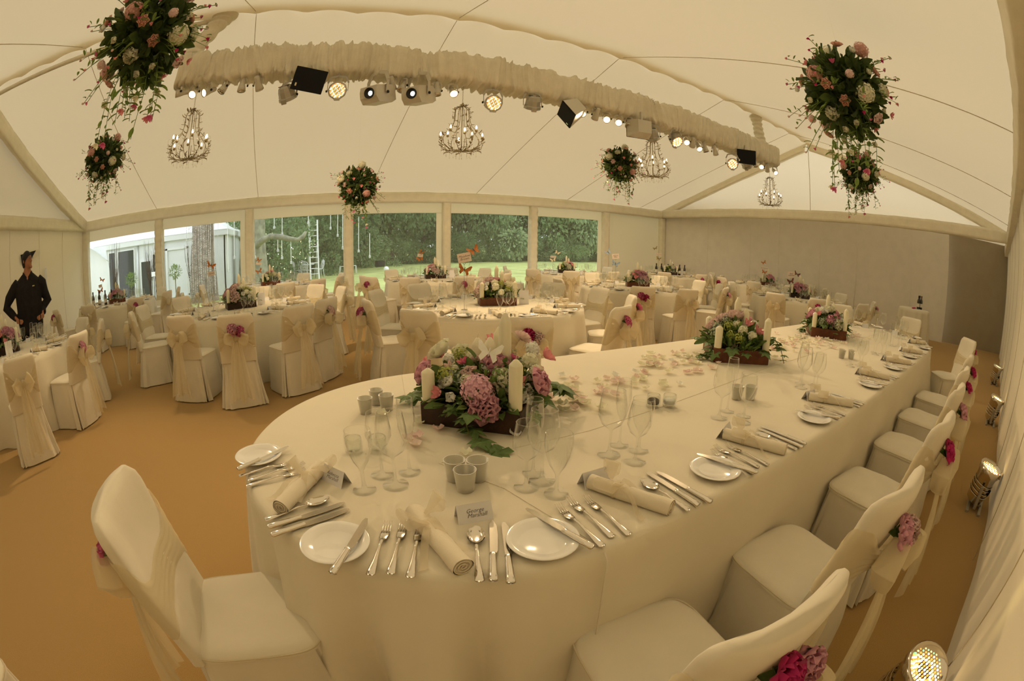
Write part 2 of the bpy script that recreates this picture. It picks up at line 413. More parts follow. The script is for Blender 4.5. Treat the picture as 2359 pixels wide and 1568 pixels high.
def rose_mb(seed): return bloom(.042, [(4, .10, .9, .8, .34), (5, .30, .98, .95, .36), (5, .58, 1.05, 1.1, .34), (6, .95, 1.1, 1.2, .28)], .10, seed)
def cup_mb(seed): return bloom(.034, [(3, .25, .9, 1.1, .2), (4, .60, 1.05, 1.25, .22)], .08, seed)
def star_mb(seed): return bloom(.042, [(3, .75, 1.05, .55, .06), (3, .95, 1.1, .75, .06)], .15, seed)
def cluster_mb(R_, n, fs, seed):
    r = random.Random(seed); mb = MB()
    if fs > .009: mb.ball((0, 0, -R_*.05), R_*.86, 10, 7)
    for i in range(n):
        z = 1-1.45*(i+.5)/n; a = i*2.39996; q = math.sqrt(max(0, 1-z*z))
        d = Vector((q*math.cos(a), q*math.sin(a), z)); X = T(*(d*R_*(r.uniform(.88, 1.1) if fs > .006 else r.uniform(.45, 1.3)))) @ d.to_track_quat('Z', 'Y').to_matrix().to_4x4() @ R(r.uniform(0, 6))
        for k in range(4):
            b = R(k*PI/2)
            mb.add([(0, 0, 0), (fs*.6, -fs*.5, fs*.15), (fs*1.05, 0, fs*.25), (fs*.6, fs*.5, fs*.15)], [(0, 1, 2, 3)], X @ b)
    return mb
FL = {}
def fmesh(kind, col, var=0):
    k = (kind, col, var)
    if k not in FL:
        mb = {'peony': lambda: peony_mb(var+1), 'rose': lambda: rose_mb(var+5), 'cup': lambda: cup_mb(var+3), 'star': lambda: star_mb(var+2),
              'hydrangea': lambda: cluster_mb(.05, 90, .0095, var+4), 'stock': lambda: cluster_mb(.030, 34, .011, var+8), 'filler': lambda: cluster_mb(.036, 110, .0058, var+9)}[kind]()
        FL[k] = mb.mesh(kind, col)
    return FL[k]
def leaf_mb(L, w_, bend=.2, n=4):
    return MB().grid(2, n, lambda u, v: ((u-.5)*w_*math.sin(PI*min(.98, .04+.93*v))**.8, L*v, L*bend*math.sin(v*PI*.6)+abs(u-.5)*w_*.4))
LEAF = leaf_mb(.07, .032); LEAFS = leaf_mb(.045, .018)
IVY = MB().add([(0, 0, 0), (.018, -.012, .002), (.036, -.006, -.004), (.028, .012, .004), (.044, .026, -.006), (.022, .03, .003), (0, .062, -.008), (-.022, .03, .003), (-.044, .026, -.006), (-.028, .012, .004), (-.036, -.006, -.004), (-.018, -.012, .002), (0, .02, .006)],
               [(12, i, (i+1) % 12) for i in range(12)])
IVYM = IVY.mesh('ivy_leaf', 'ivy', False)

# ------------------------------------------------------------------ covered chair
def sgn(a): return -1 if a < 0 else 1
def sel(th, hw, hd, e):
    c, s_ = math.cos(th), math.sin(th)
    return hw*sgn(c)*abs(c)**e, hd*sgn(s_)*abs(s_)**e
def yb(z): return -.18-.085*max(0, (z-.45)/.46)**1.25
def back_pt(th, z, off=0, seed=0):
    """surface of the covered backrest at height z, pushed out by off"""
    v = (z-.44)/.46
    k = math.sqrt(max(0, 1-min(1, max(0, (z-.825)/.077))**2.6))
    hw = (.186-.004*v)*(.80+.20*k)+off
    x, y = sel(th, hw, .031*(.35+.65*k)+off, .5)
    cv = -.042*(1-min(1, (x/.19)**2))*min(1, max(0, v)*1.4)           # wraps round the sitter
    return Vector((x, yb(z)+y+cv+.005*nz(x*10, z*6, seed+8), z))
def chair_meshes(seed):
    sk = MB()
    def skirt(u, v):
        th = 2*PI*u; x, y = sel(th, .182, .200, .36)
        z = .452*(1-v)+.014*v
        o = .032*v+.024*v*nz(th*2.2, v*1.3, seed)+.022*v*nz(th*6, v*1.5, seed+1)+.008*v*nz(th*15, v*2.5, seed+4)
        for c in (.25, .75, 1.25, 1.75):
            dth = (th-c*PI+PI) % (2*PI)-PI
            o -= .085*min(1, v*1.25)*math.exp(-(dth/.05)**2)
            o += .022*v*math.exp(-((abs(dth)-.13)/.06)**2)
        if y < -.12: o += .045*v
        l_ = math.hypot(x, y)
        return (x*(1+o/l_), y*(1+o/l_), z+.006*nz(th*3, 0, seed))
    sk.grid(112, 10, skirt, True)
    se = MB()
    def seat(u, v):
        th = 2*PI*u
        x, y = sel(th, .187, .205, .36+.1*v)
        zz = .447+.030*math.sin(min(1, v*3.2)*PI/2)+.010*v
        f = (1 if v < .12 else 1-(v-.12)/.88)
        cr = .007*nz(x*f*9, y*f*9, seed+3)+.005*abs(nz(x*f*5+seed, y*f*14, 2))*(1-v)
        return (x*f, y*f, zz+cr)
    se.grid(44, 12, seat, True)
    bk = MB()
    bk.grid(40, 18, lambda u, v: back_pt(2*PI*u, .44+.46*v, 0, seed)+Vector((0, 0, .004*nz(u*9, seed, 1))), True)
    n0 = len(bk.v)-40; bk.f.append(tuple(range(n0, n0+40)))
    pp = MB()
    def pipe(th): x, y = sel(th, .186, .204, .36); return (x, y, .461)
    pp.tube([pipe(2*PI*i/48) for i in range(49)], .0032, 5, False)
    tp = MB()
    tp.tube([back_pt(PI*i/14, .895 if 2 < i < 12 else .88, .001, seed) for i in range(15)], .0025, 4)
    return (sk.mesh('skirt', 'chaircloth'), se.mesh('seat', 'chaircloth'), bk.mesh('backrest', 'chaircloth'), pp.mesh('piping', 'chairbed'), tp.mesh('piping', 'chairbed'))
def sash_meshes(seed):
    ba = MB()
    def bandf(u, v):
        th = 2*PI*u
        dth = (th-1.5*PI+PI) % (2*PI)-PI; e = math.exp(-(dth/.50)**2); fr_ = max(0, math.sin(th))
        half = .125*(1-.80*e)*(1-.62*fr_); z = .685-.03*fr_+(v-.5)*2*half+.010*nz(th*2, v, seed)
        rp = .0075*math.sin(v*31+seed+2*nz(th, v*3, seed))*(1-.6*fr_)*(.12+.88*abs(math.sin(th))**4)
        q = back_pt(th, z, .0055+rp); q.y -= .024*e
        return q
    ba.grid(72, 16, bandf, True)
    kn = MB(); yk = yb(.685)-.115
    kn.ball((0, yk, .685), .030, 12, 8, (1.1, .9, 1.25))
    for i, p in enumerate(kn.v): kn.v[i] = (p[0], p[1]+.006*math.sin(p[0]*160), p[2])
    bw = MB()
    for s_ in (-1, 1):
        L = .125+.03*nz(seed, s_, 1); dr = .05*nz(seed, s_*2, 4)
        def loop(u, v, s_=s_, L=L, dr=dr):
            a = 2*PI*u; r_ = math.sin(a/2)**.7
            w_ = (v-.5)*(.03+.12*r_)
            return (s_*(.010+L*r_*.92*(1-.55*(2*v-1)**2)), yk-.010-.06*math.sin(a)*r_*(1-.3*(2*v-1)**2)-.02*r_, .685+w_+dr*r_+.016*r_*math.sin(v*9+s_+seed))
        bw.grid(20, 10, loop)
    tails = []
    for s_ in (-1, 1):
        ta = MB(); ln = .52+.06*nz(seed, 5, s_)
        def tail(u, v, s_=s_, ln=ln):
            w_ = .03+.12*v**.6
            z = .675-ln*v
            yy = yk-.004-.015*math.sin(v*3)-.075*v
            return (s_*(.012+.04*v)+(u-.5)*w_, yy-.018*math.sin(u*13+seed+s_+2*v)*(.2+v)+.006*s_, z-.05*v*abs(u-.5)*2)
        ta.grid(10, 12, tail); tails.append(ta.mesh('tail', 'organza'))
    return ba.mesh('sash', 'organza'), kn.mesh('knot', 'organza'), bw.mesh('bow', 'organza'), tails
CH = [chair_meshes(s) for s in (1, 21, 43)]; SA = [sash_meshes(s) for s in (2, 17, 31)]
FOOT = MB().cbox(-.012, .012, -.012, .012, 0, .06, .003).mesh('foot', 'foot', False)
LEAFM = leaf_mb(.075, .034, .1).mesh('leaf', 'leaf')
nch = 0
def chair(x, y, face, label, group, flower=None, tilt=0):
    """face = angle of the sitter's view direction; flower = petal colours tucked into the knot"""
    global nch
    X = T(x, y, 0) @ R(face-PI/2)
    c = CH[nch % 3]; s_ = SA[(nch*2+1) % 3]; nch += 1
    I = Matrix.Identity(4)
    kit = [('skirt', c[0], I), ('seat', c[1], I, [('piping', c[3], I)]), ('backrest', c[2], I),
           ('sash', s_[0], I, [('knot', s_[1], I), ('bow', s_[2], I), ('tail', s_[3][0], I), ('tail', s_[3][1], I)])]
    for fx in (-.16, .16):
        for fy in (-.2, .17): kit.append(('foot', FOOT, T(fx, fy, 0)))
    if flower:
        for q, col in enumerate(flower):
            sx = (-.03, .045)[q % 2]+.012*nz(nch, q, 2)
            Y = T(sx, yb(.78)-.10, .765-.02*q) @ R(1.15, 'X') @ R(.35*(-1)**q, 'Y') @ S(1.05 if q == 0 else .9)
            kit.append(('peony', fmesh('peony', col, (nch+q) % 2), Y, [('leaf', LEAFM, T(.02, .03, -.035) @ R(2.6+q, 'Z') @ R(.6, 'X')), ('leaf', LEAFM, T(-.02, .02, -.035) @ R(4.1+q, 'Z') @ R(.5, 'X'))], col+' peony tucked into the sash'))
    return spawn(kit, 'covered_chair', label, 'chair', X, group)

# ------------------------------------------------------------------ round tables
TZ = .76
def round_cloth(seed, R_=.98, H=TZ, nf=13, fl=.10):
    mb = MB()
    def fn(u, v):
        th = 2*PI*u
        if v < .2:
            f = v/.2; r_ = max(.001, (R_-.02)*f); z = H-.0005
        elif v < .26:
            q = (v-.2)/.06; r_ = R_-.02+.02*math.sin(q*PI/2); z = H-.018*(1-math.cos(q*PI/2))
        else:
            q = (v-.26)/.74; z = (H-.018)*(1-q)+.006*q
            wv = math.sin(th*nf+1.8*nz(math.cos(th)*2, math.sin(th)*2, seed))
            r_ = R_+fl*q**.8*(.45+.55*wv)+.02*q*nz(math.cos(th)*5, math.sin(th)*5, seed+2)
        return (r_*math.cos(th), r_*math.sin(th), z)
    return mb.grid(156, 16, fn, True)
RT = [round_cloth(s).mesh('tablecloth', 'cloth') for s in (1, 2, 3)]

# ------------------------------------------------------------------ tableware
GP = {
 'flute': [(.033, .0015), (.032, .0028), (.008, .007), (.0042, .018), (.0035, .085), (.006, .095), (.016, .115), (.0245, .15), (.0265, .18), (.0245, .212), (.0225, .235)],
 'wine':  [(.035, .0015), (.034, .0028), (.010, .007), (.0045, .018), (.0038, .08), (.008, .088), (.028, .105), (.0385, .13), (.0385, .15), (.034, .18), (.030, .20)],
 'red':   [(.038, .0015), (.037, .0028), (.011, .007), (.005, .02), (.0042, .085), (.009, .093), (.034, .112), (.0455, .14), (.0455, .16), (.041, .195), (.036, .222)],
 'goblet': [(.034, .0015), (.033, .0028), (.009, .007), (.0048, .02), (.0055, .062), (.012, .075), (.024, .095), (.034, .125), (.038, .15), (.0385, .17), (.036, .185)]}
def glass_mb(p):
    r_, z = p[-1]
    return MB().lathe(p, 26).lathe([(r_-.0007, z), (r_, z+.0009), (r_+.0009, z), (r_, z-.0009), (r_-.0007, z)], 26)
GM = {k: glass_mb(p).mesh(k+'_glass', 'wineglass') for k, p in GP.items()}
GNAME = {'flute': 'champagne_flute', 'wine': 'white_wine_glass', 'red': 'red_wine_glass', 'goblet': 'water_goblet'}
PLATE = MB().lathe([(.001, .004), (.052, .004), (.056, .006), (.075, .0125), (.085, .015), (.0855, .0165), (.084, .0175), (.072, .0155), (.055, .0085), (.051, .007), (.001, .0068)], 40).mesh('plate', 'china')
def flat_tube(pts, w_, t_, n=8):
    """pts (y,z), half widths, half thicknesses"""
    mb = MB(); V = []; F = []
    for (y, z), a, b in zip(pts, w_, t_):
        for i in range(n): V.append((a*math.cos(2*PI*i/n), y, z+b*math.sin(2*PI*i/n)))
    k = len(pts)
    for j in range(k-1):
        for i in range(n): F.append((j*n+i, j*n+(i+1) % n, (j+1)*n+(i+1) % n, (j+1)*n+i))
    F.append(tuple(range(n))); F.append(tuple(range((k-1)*n, k*n))[::-1])
    return mb.add(V, F)
HND = flat_tube([(-.10, .005), (-.097, .006), (-.08, .0065), (-.04, .008), (0, .011), (.025, .010)], [.006, .0105, .0095, .0055, .0035, .004], [.0012, .0022, .002, .0022, .0025, .0018])
fk = MB().put(HND, Matrix.Identity(4))
fk.put(flat_tube([(.022, .010), (.035, .007), (.05, .005), (.058, .005)], [.004, .010, .0115, .0115], [.0018, .0012, .001, .001]), Matrix.Identity(4))
for i in range(4):
    fk.put(flat_tube([(.056, .005), (.075, .006), (.09, .009), (.102, .013)], [.0016, .0015, .0013, .0007], [.001]*4, 5), T(-.0094+.00627*i, 0, 0))
FORK = fk.mesh('fork', 'silver')
sp = MB().put(HND, Matrix.Identity(4))
sp.grid(12, 6, lambda u, v: ((.0215*v**.6*math.cos(2*PI*u)*(1-.12*math.sin(2*PI*u))), .064+.036*v**.6*math.sin(2*PI*u), .0015+.010*v**2.2), True)
SPOON = sp.mesh('spoon', 'silver')
KH = flat_tube([(-.115, .007), (-.111, .007), (-.09, .007), (-.03, .007), (-.022, .007), (-.018, .007)], [.005, .0105, .0095, .0075, .0085, .006], [.003, .0065, .0065, .0055, .0065, .005], 10).mesh('handle', 'silver')
kb = MB()
kb.add([(x, y, z) for z in (.0058, .0075) for (x, y) in ((-.006, -.018), (.008, -.018), (.0105, -.01), (.0115, .05), (.0085, .09), (.001, .112), (-.005, .112), (-.0085, .10), (-.007, 0))],
       [tuple(range(9))[::-1], tuple(range(9, 18))]+[(i, (i+1) % 9, 9+(i+1) % 9, 9+i) for i in range(9)])
KB = kb.mesh('blade', 'silver', False)
nk = MB()
def napf(u, v):
    a = 2*PI*u; r_ = .0225+.0012*math.sin(3*a+2)+.0015*nz(a, v*4, 2)
    return (r_*1.12*math.cos(a), -.125+.25*v, r_*.92*math.sin(a)+.0205)
nk.grid(20, 10, napf, True)
for ye in (-.125, .125):
    pts = [(q*.0012*math.cos(q)*1.12, ye, .0205+q*.0011*math.sin(q)) for q in [i*.45 for i in range(4, 42)]]
    nk.tube(pts, .0016, 4)
    o = len(nk.v); nk.v.append((0, ye*.97, .0205))
    nk.add([(0, ye*.975, .0205)]+[(.021*1.1*math.cos(2*PI*i/20), ye*.985, .0205+.019*math.sin(2*PI*i/20)) for i in range(20)], [(0, 1+i, 1+(i+1) % 20) for i in range(20)])
NAPKIN = nk.mesh('napkin', 'napkin')
rb = MB()
rb.lathe([(.0262, -.006), (.0268, 0), (.0262, .006)], 20, T(0, .04, .0215) @ R(PI/2, 'X') @ S(1.1, .95, 1))
for s_ in (-1, 1):
    def lp(u, v, s_=s_):
        a = 2*PI*u; r_ = abs(math.sin(a/2))**.8
        return (s_*(.004+.058*r_), .045+.02*s_+(v-.5)*(.012+.045*r_)+.03*r_, .046+.022*math.sin(a)*r_+.012*r_)
    rb.grid(16, 4, lp)
    def tl(u, v, s_=s_):
        return (s_*(.004+.05*v)-.02*v+(u-.5)*.02, .03-.11*v, .046-.036*v+.01*math.sin(v*7+s_))
    rb.grid(3, 8, tl)
RIBBON = rb.mesh('ribbon', 'ribbon')
pc = MB()
for s_ in (-1, 1):
    pc.add([(-.045, 0, .045), (.045, 0, .045), (.045, s_*.022, 0), (-.045, s_*.022, 0), (-.045, s_*.0006, .0445), (.045, s_*.0006, .0445), (.045, s_*.0212, 0), (-.045, s_*.0212, 0)],
           [(0, 1, 2, 3), (7, 6, 5, 4), (3, 2, 6, 7), (0, 3, 7, 4), (1, 5, 6, 2)])
PCARD = pc.mesh('place_card', 'card', False)
VOTIVE = MB().lathe([(.022, .0), (.024, .002), (.031, .062), (.0325, .066), (.030, .066), (.0225, .012), (.001, .012)], 24).mesh('votive', 'frosted')
VWAX = MB().lathe([(.001, .028), (.024, .028), (.0245, .013), (.001, .012)], 20).mesh('tealight', 'card')
POT = MB().lathe([(.024, 0), (.030, .006), (.033, .025), (.031, .045), (.028, .055), (.025, .055), (.027, .045), (.028, .025), (.024, .012), (.001, .012)], 22).mesh('pot', 'heavyglass')
PEPPER = MB().lathe([(.001, .016), (.026, .016), (.0275, .03), (.02, .036), (.001, .04)], 18).mesh('pepper', mat('ground pepper', (.06, .035, .02), .9, .6, 400, .6, 900))
SALT = MB().lathe([(.001, .016), (.026, .016), (.0275, .03), (.02, .033), (.001, .035)], 18).mesh('salt', mat('white salt', (.85, .83, .80), .9))

def text_mesh(body, size, m, shear=.25, align='CENTER', sp_=1.0):
    cu = bpy.data.curves.new('text', 'FONT'); cu.body = body; cu.size = size; cu.shear = shear
    cu.align_x = align; cu.align_y = 'CENTER'; cu.resolution_u = 2; cu.offset = -.00015; cu.space_line = .8; cu.space_character = sp_
    o = bpy.data.objects.new('text', cu); COL.objects.link(o)
    dg = bpy.context.evaluated_depsgraph_get()
    me = bpy.data.meshes.new_from_object(o.evaluated_get(dg)); bpy.data.objects.remove(o)
    me.materials.clear(); me.materials.append(M[m]); return me
def knife(X, label, group):
    return spawn([('handle', KH, Matrix.Identity(4)), ('blade', KB, Matrix.Identity(4))], 'table_knife', label, 'knife', X, group)
def single(name, me, label, cat, X, group=None): return tag(obj(name, me, None, X), label, cat, group)
def napkin(X, label, group):
    o = single('rolled_napkin', NAPKIN, label, 'napkin', X, group); obj('ribbon', RIBBON, o); return o

def setting(ox, oy, ang, place, grp, full=True, text=None, nap=.35, jit=0, z=TZ, gl=None, cardp=(-.02, .27), seed=0, rx=(.105, .148, .184), nx=.01, kt=.30):
    """one place: origin on the table edge, y axis towards the middle; ang = direction of that axis"""
    r = random.Random(seed*13+5); j = lambda a=.012: r.uniform(-a, a)*(1 if jit else 0)
    B = T(ox, oy, z) @ R(ang-PI/2)
    g = lambda k: k+' '+grp
    single('side_plate', PLATE, 'white china side plate '+place, 'plate', B @ T(-.275+j(), .095+j(), 0), g('side plates'))
    knife(B @ T(-.235+j(), .10+j(), .0125) @ R(kt+j(.1)) @ R(-.02, 'X'), 'butter knife '+place, g('butter knives'))
    if full:
        for q, nm in enumerate(('outer', 'middle', 'inner')):
            single('fork', FORK, nm+' silver fork '+place, 'fork', B @ T(-.175+.042*q+j(.004), .105+.012*(q == 1)+j(.006), 0) @ R(-.02+j(.04)), g('forks'))
        single('dessert_spoon', SPOON, 'silver spoon '+place, 'spoon', B @ T(rx[0], .10, 0) @ R(.02+j(.05)), g('spoons'))
        for q, nm in enumerate(('inner', 'outer')):
            knife(B @ T(rx[1+q], .11+j(.006), 0) @ R(.0+j(.03)), nm+' silver knife '+place, g('table knives'))
    else:
        single('fork', FORK, 'silver fork '+place, 'fork', B @ T(-.14+j(), .105, 0) @ R(j(.05)), g('forks'))
        knife(B @ T(.15+j(), .11, 0) @ R(j(.05)), 'silver knife '+place, g('table knives'))
    napkin(B @ T(nx+j(), .145+j(), 0) @ R(nap+j(.2)), 'ribbon-tied ivory napkin '+place, g('rolled napkins'))
    c = single('place_card', PCARD, 'folded white place card '+place, 'card', B @ T(*cardp, 0) @ R(j(.3)+.1), g('place cards'))
    if text:
        obj('lettering', text_mesh(text, .015, 'ink', .35), c, T(0, -.0118, .0225) @ R(1.117, 'X'))
    gl = gl or [('red', .12, .40), ('wine', .17, .31), ('flute', .20, .44), ('goblet', .23, .36)]
    for k, gx, gy in gl:
        single(GNAME[k], GM[k], {'flute': 'slim champagne flute ', 'wine': 'small wine glass ', 'red': 'large wine glass ', 'goblet': 'water goblet '}[k]+place, 'glass',
               B @ T(gx+j(.01), gy+j(.01), 0) @ R(r.uniform(0, 6)), g(GNAME[k].replace('_', ' ')+'s'))

# ------------------------------------------------------------------ flower boxes and candles
def candle_mesh(r_, h):
    mb = MB().lathe([(.001, 0), (r_*.97, 0), (r_, .004), (r_, h*.86), (r_*.93, h*.885), (r_*.30, h*.975), (.001, h*.98)], 20)
    return mb.mesh('candle', 'wax')
WICK = MB().tube([(0, 0, 0), (.001, 0, .008), (.003, .001, .016)], .0011, 5).mesh('wick', 'wick')
CM = {}
def candle(X, r_, h, label, group):
    k = (r_, h)
    if k not in CM: CM[k] = candle_mesh(r_, h)
    c = single('pillar_candle', CM[k], label, 'candle', X, group); obj('wick', WICK, c, T(0, 0, h*.975)); return c
BX = {}
def box_meshes(L, W_, H, m):
    k = (L, W_, H, m)
    if k not in BX:
        t_ = .014
        side = MB().cbox(-L/2, L/2, -t_/2, t_/2, 0, H, .003).mesh('plank', m, False)
        end = MB().cbox(-t_/2, t_/2, -W_/2+t_, W_/2-t_, 0, H, .003).mesh('plank', m, False)
        bot = MB().cbox(-L/2+t_, L/2-t_, -W_/2+t_, W_/2-t_, .003, .013, .002).mesh('base_board', m, False)
        BX[k] = (side, end, bot)
    return BX[k]
def foliage_mesh(name, L, W_, H, n, seed, m='leaf', src=None, up=.5):
    r = random.Random(seed); mb = MB()
    for i in range(n):
        a = r.uniform(0, 2*PI); q = math.sqrt(r.random()); el = r.random()
        px, py = q*math.cos(a)*L/2, q*math.sin(a)*W_/2
        pz = H*(1-q*q*.8)*r.uniform(.25, .95)
        X = T(px, py, pz) @ R(a-PI/2+r.uniform(-.6, .6)) @ R(r.uniform(-.5, .9)+up*(1-q), 'X') @ R(r.uniform(-.7, .7), 'Y') @ S(r.uniform(.7, 1.3))
        mb.put(src or LEAF, X)
    return mb.mesh(name, m)
FOL = {}
def centrepiece(x, y, rot, label, group, seed, spec, L=.38, W_=.38, H=.088, wood='darkwood', z=TZ, nf=150, dome=.20, ivy=10):
    """planter box of flowers: spec = [(kind, colour, lx, ly, lz, scale)] in box coordinates"""
    t = thing('flower_box', label, 'flower arrangement', T(x, y, z) @ R(rot), group)
    sd, en, bo = box_meshes(L, W_, H, wood)
    bx = obj('planter_box', None, t); bx.empty_display_size = .05
    for s_ in (-1, 1):
        obj('plank', sd, bx, T(0, s_*(W_/2-.007), 0)); obj('plank', en, bx, T(s_*(L/2-.007), 0, 0))
    obj('base_board', bo, bx)
    k = (seed % 3, L, W_, nf)
    if k not in FOL: FOL[k] = (foliage_mesh('foliage', L*1.12, W_*1.12, dome, nf, seed), foliage_mesh('sprigs', L*1.15, W_*1.15, dome*1.1, nf//3, seed+50, 'leaf2', LEAFS, .8), foliage_mesh('foliage_base', L*.9, W_*.9, dome*.8, nf//2, seed+90, 'leaf', LEAF))
    f0 = obj('foliage', FOL[k][0], t, T(0, 0, H*.75)); f0['kind'] = 'stuff'
    f1 = obj('sprigs', FOL[k][1], t, T(0, 0, H*.8)); f1['kind'] = 'stuff'
    f2 = obj('foliage_base', FOL[k][2], t, T(0, 0, H*.7)); f2['kind'] = 'stuff'
    for i, (kd, col, lx_, ly_, lz_, s_) in enumerate(spec):
        d = Vector((lx_*1.5, ly_*1.5, max(.05, lz_-.02)+.06)).normalized()
        X = T(lx_, ly_, lz_) @ d.to_track_quat('Z', 'Y').to_matrix().to_4x4() @ R(i*1.3) @ S(s_)
        obj(kd, fmesh(kd, col, i % 2), t, X)['label'] = '%s %s bloom' % (col, kd)
    r = random.Random(seed)
    for i in range(ivy):
        a = 2*PI*i/max(1, ivy)+r.uniform(-.3, .3); q = r.uniform(.52, .66)
        px, py = q*L*math.cos(a)*1.05, q*W_*math.sin(a)*1.05
        obj('ivy_leaf', IVYM, t, T(px, py, H+r.uniform(-.03, .05)) @ R(a-PI/2) @ R(r.uniform(-.9, .1), 'X') @ S(r.uniform(.8, 1.25)))
    return t

# ------------------------------------------------------------------ head table
HX0, HX1, HY, HR = .50, 5.0, 1.415, .80
SLOPE = .022
def stadium(s_):
    """perimeter point and outward normal, s in 0..1, starting on the near straight side"""
    Ls = HX1-HX0; P = 2*Ls+2*PI*HR; d = (s_ % 1)*P
    if d < Ls: p, n = (HX0+d, HY-HR), (0, -1)
    elif d < Ls+PI*HR: a = (d-Ls)/HR-PI/2; p, n = (HX1+HR*math.cos(a), HY+HR*math.sin(a)), (math.cos(a), math.sin(a))
    elif d < 2*Ls+PI*HR: q = d-Ls-PI*HR; p, n = (HX1-q, HY+HR), (0, 1)
    else: a = (d-2*Ls-PI*HR)/HR+PI/2; p, n = (HX0+HR*math.cos(a), HY+HR*math.sin(a)), (math.cos(a), math.sin(a))
    return p, n
mb = MB(); NU = 520
def hcloth(u, v):
    p, n = stadium(u); endf = max(0, min(1, abs(n[0])*3.5))
    o = 0; z = TZ
    if v < .15: o = -.05*(1-v/.15)-.02
    elif v < .25: q = (v-.15)/.1; o = -.02+.02*math.sin(q*PI/2); z = TZ-.02*(1-math.cos(q*PI/2))
    else:
        q = (v-.25)/.75; z = (TZ-.02)*(1-q)+.006*q
        th = math.atan2(n[1], n[0])
        wv = math.sin(th*15+1.2+1.2*nz(th*2, 3, 1)) if endf > .02 else 0
        wv2 = math.sin(th*31+2*nz(th*3, 1, 5)) if endf > .02 else 0
        o = .035*q+endf*(.05*q+.10*wv*q**1.2+.042*wv2*q**.9)+.02*q*nz(p[0]*2.2, p[1]*2.2, q)+.012*q*nz(p[0]*6, p[1]*6, 2)
    return (p[0]+n[0]*o, p[1]+n[1]*o+SLOPE*p[0], z)
mb.grid(NU, 18, hcloth, True)
mb.f.append(tuple(range(NU))[::-1])
ht = thing('head_table', 'long head table with rounded ends under a floor-length ivory cloth', 'table')
obj('tablecloth', mb.mesh('tablecloth', 'cloth'), ht)
def on_top(pts, r_=.0007, name='hem'):
    P = [(x, y, TZ+.0012) for x, y in pts]
    obj(name, MB().tube(P, r_, 4).mesh(name, 'cloth'), ht)['label'] = 'stitched cloth edge running across the table top'
on_top([(.34, 1.2), (.9, 1.22), (1.5, 1.30), (2.4, 1.42), (3.6, 1.47), (5.2, 1.5)])
on_top([(.33, 1.20), (.40, 1.08), (.455, .98), (.50, .80), (.535, .645)])
on_top([(.43, 2.2), (.38, 1.9), (.35, 1.55)])
obj('hem', MB().tube([(.535, .622, TZ-.003), (.536, .609, TZ-.02), (.535, .602, .6), (.53, .588, .4), (.52, .575, .2), (.5, .565, .02)], .0025, 4).mesh('hem', 'cloth'), ht)

PL = [('first', -.244, 1.104, .37), ('second', .196, .664, 1.18), ('third', .715, .632, PI/2), ('fourth', 1.335, .648, PI/2), ('fifth', 2.10, .665, PI/2), ('sixth', 2.97, .683, PI/2),
      ('seventh', 3.70, .70, PI/2), ('eighth', 4.42, .715, PI/2), ('ninth', 5.22, .80, 1.9), ('tenth', 5.80, 1.30, 2.9), ('eleventh', 5.72, 1.95, 3.75)]
TXT = {0: 'Rebecca\nMarshall', 1: 'George\n  Marshall', 2: 'Ann', 3: 'Jack\nSykes', 4: 'Joe\nSmith'}
for i, (nm, x, y, a) in enumerate(PL):
    gl = None; cp = (-.02, .265); rx = (.105, .148, .184); nx = .01; kt = .30
    if i == 0: gl = [('goblet', .12, .305), ('red', .155, .385), ('wine', .075, .385), ('flute', .11, .46)]; cp = (.02, .262)
    if i == 1: gl = [('wine', .17, .405), ('red', .235, .425), ('flute', .20, .48), ('goblet', .255, .35)]; cp = (.035, .25); rx = (.045, .080, .112); nx = -.05; kt = -.12
    setting(x, y, a, 'at the %s place from the left along the head table' % nm, 'on the head table', True, TXT.get(i), .48 if i > 0 else .8, jit=1, seed=i, gl=gl, cardp=cp, rx=rx, nx=nx, kt=kt)

# chairs of the head table
for i, (x, y, a, fl, lab) in enumerate([
    (-.345, .972, .08, ['rose', 'rose'], 'covered chair in the left foreground at the round end of the head table'),
    (.63, .435, 1.42, ['magenta', 'pink'], 'nearest covered chair in the right foreground with a large magenta peony'),
    (1.27, .43, 1.43, ['pink', 'pale'], 'second covered chair along the near side of the head table with a pale peony'),
    (2.04, .42, 1.47, ['magenta'], 'third covered chair along the near side of the head table'),
    (2.77, .43, 1.50, ['pink'], 'fourth covered chair along the near side of the head table'),
    (3.47, .45, 1.50, ['magenta'], 'fifth covered chair along the near side of the head table'),
    (4.22, .46, 1.52, ['magenta'], 'sixth covered chair along the near side of the head table'),
    (5.50, .50, 2.25, ['magenta'], 'covered chair standing apart at the far right corner of the head table'),
    (6.45, 1.40, 3.05, None, 'covered chair at the far end of the head table facing the camera'),
    (6.3, 2.35, 3.9, ['pink'], 'covered chair at the back corner of the far end of the head table')]):
    chair(x, y, a, lab, 'chairs at the head table', fl)

chair(-1.46, .425, 1.57, 'covered chair of which only a corner shows at the bottom left', 'chairs standing apart')

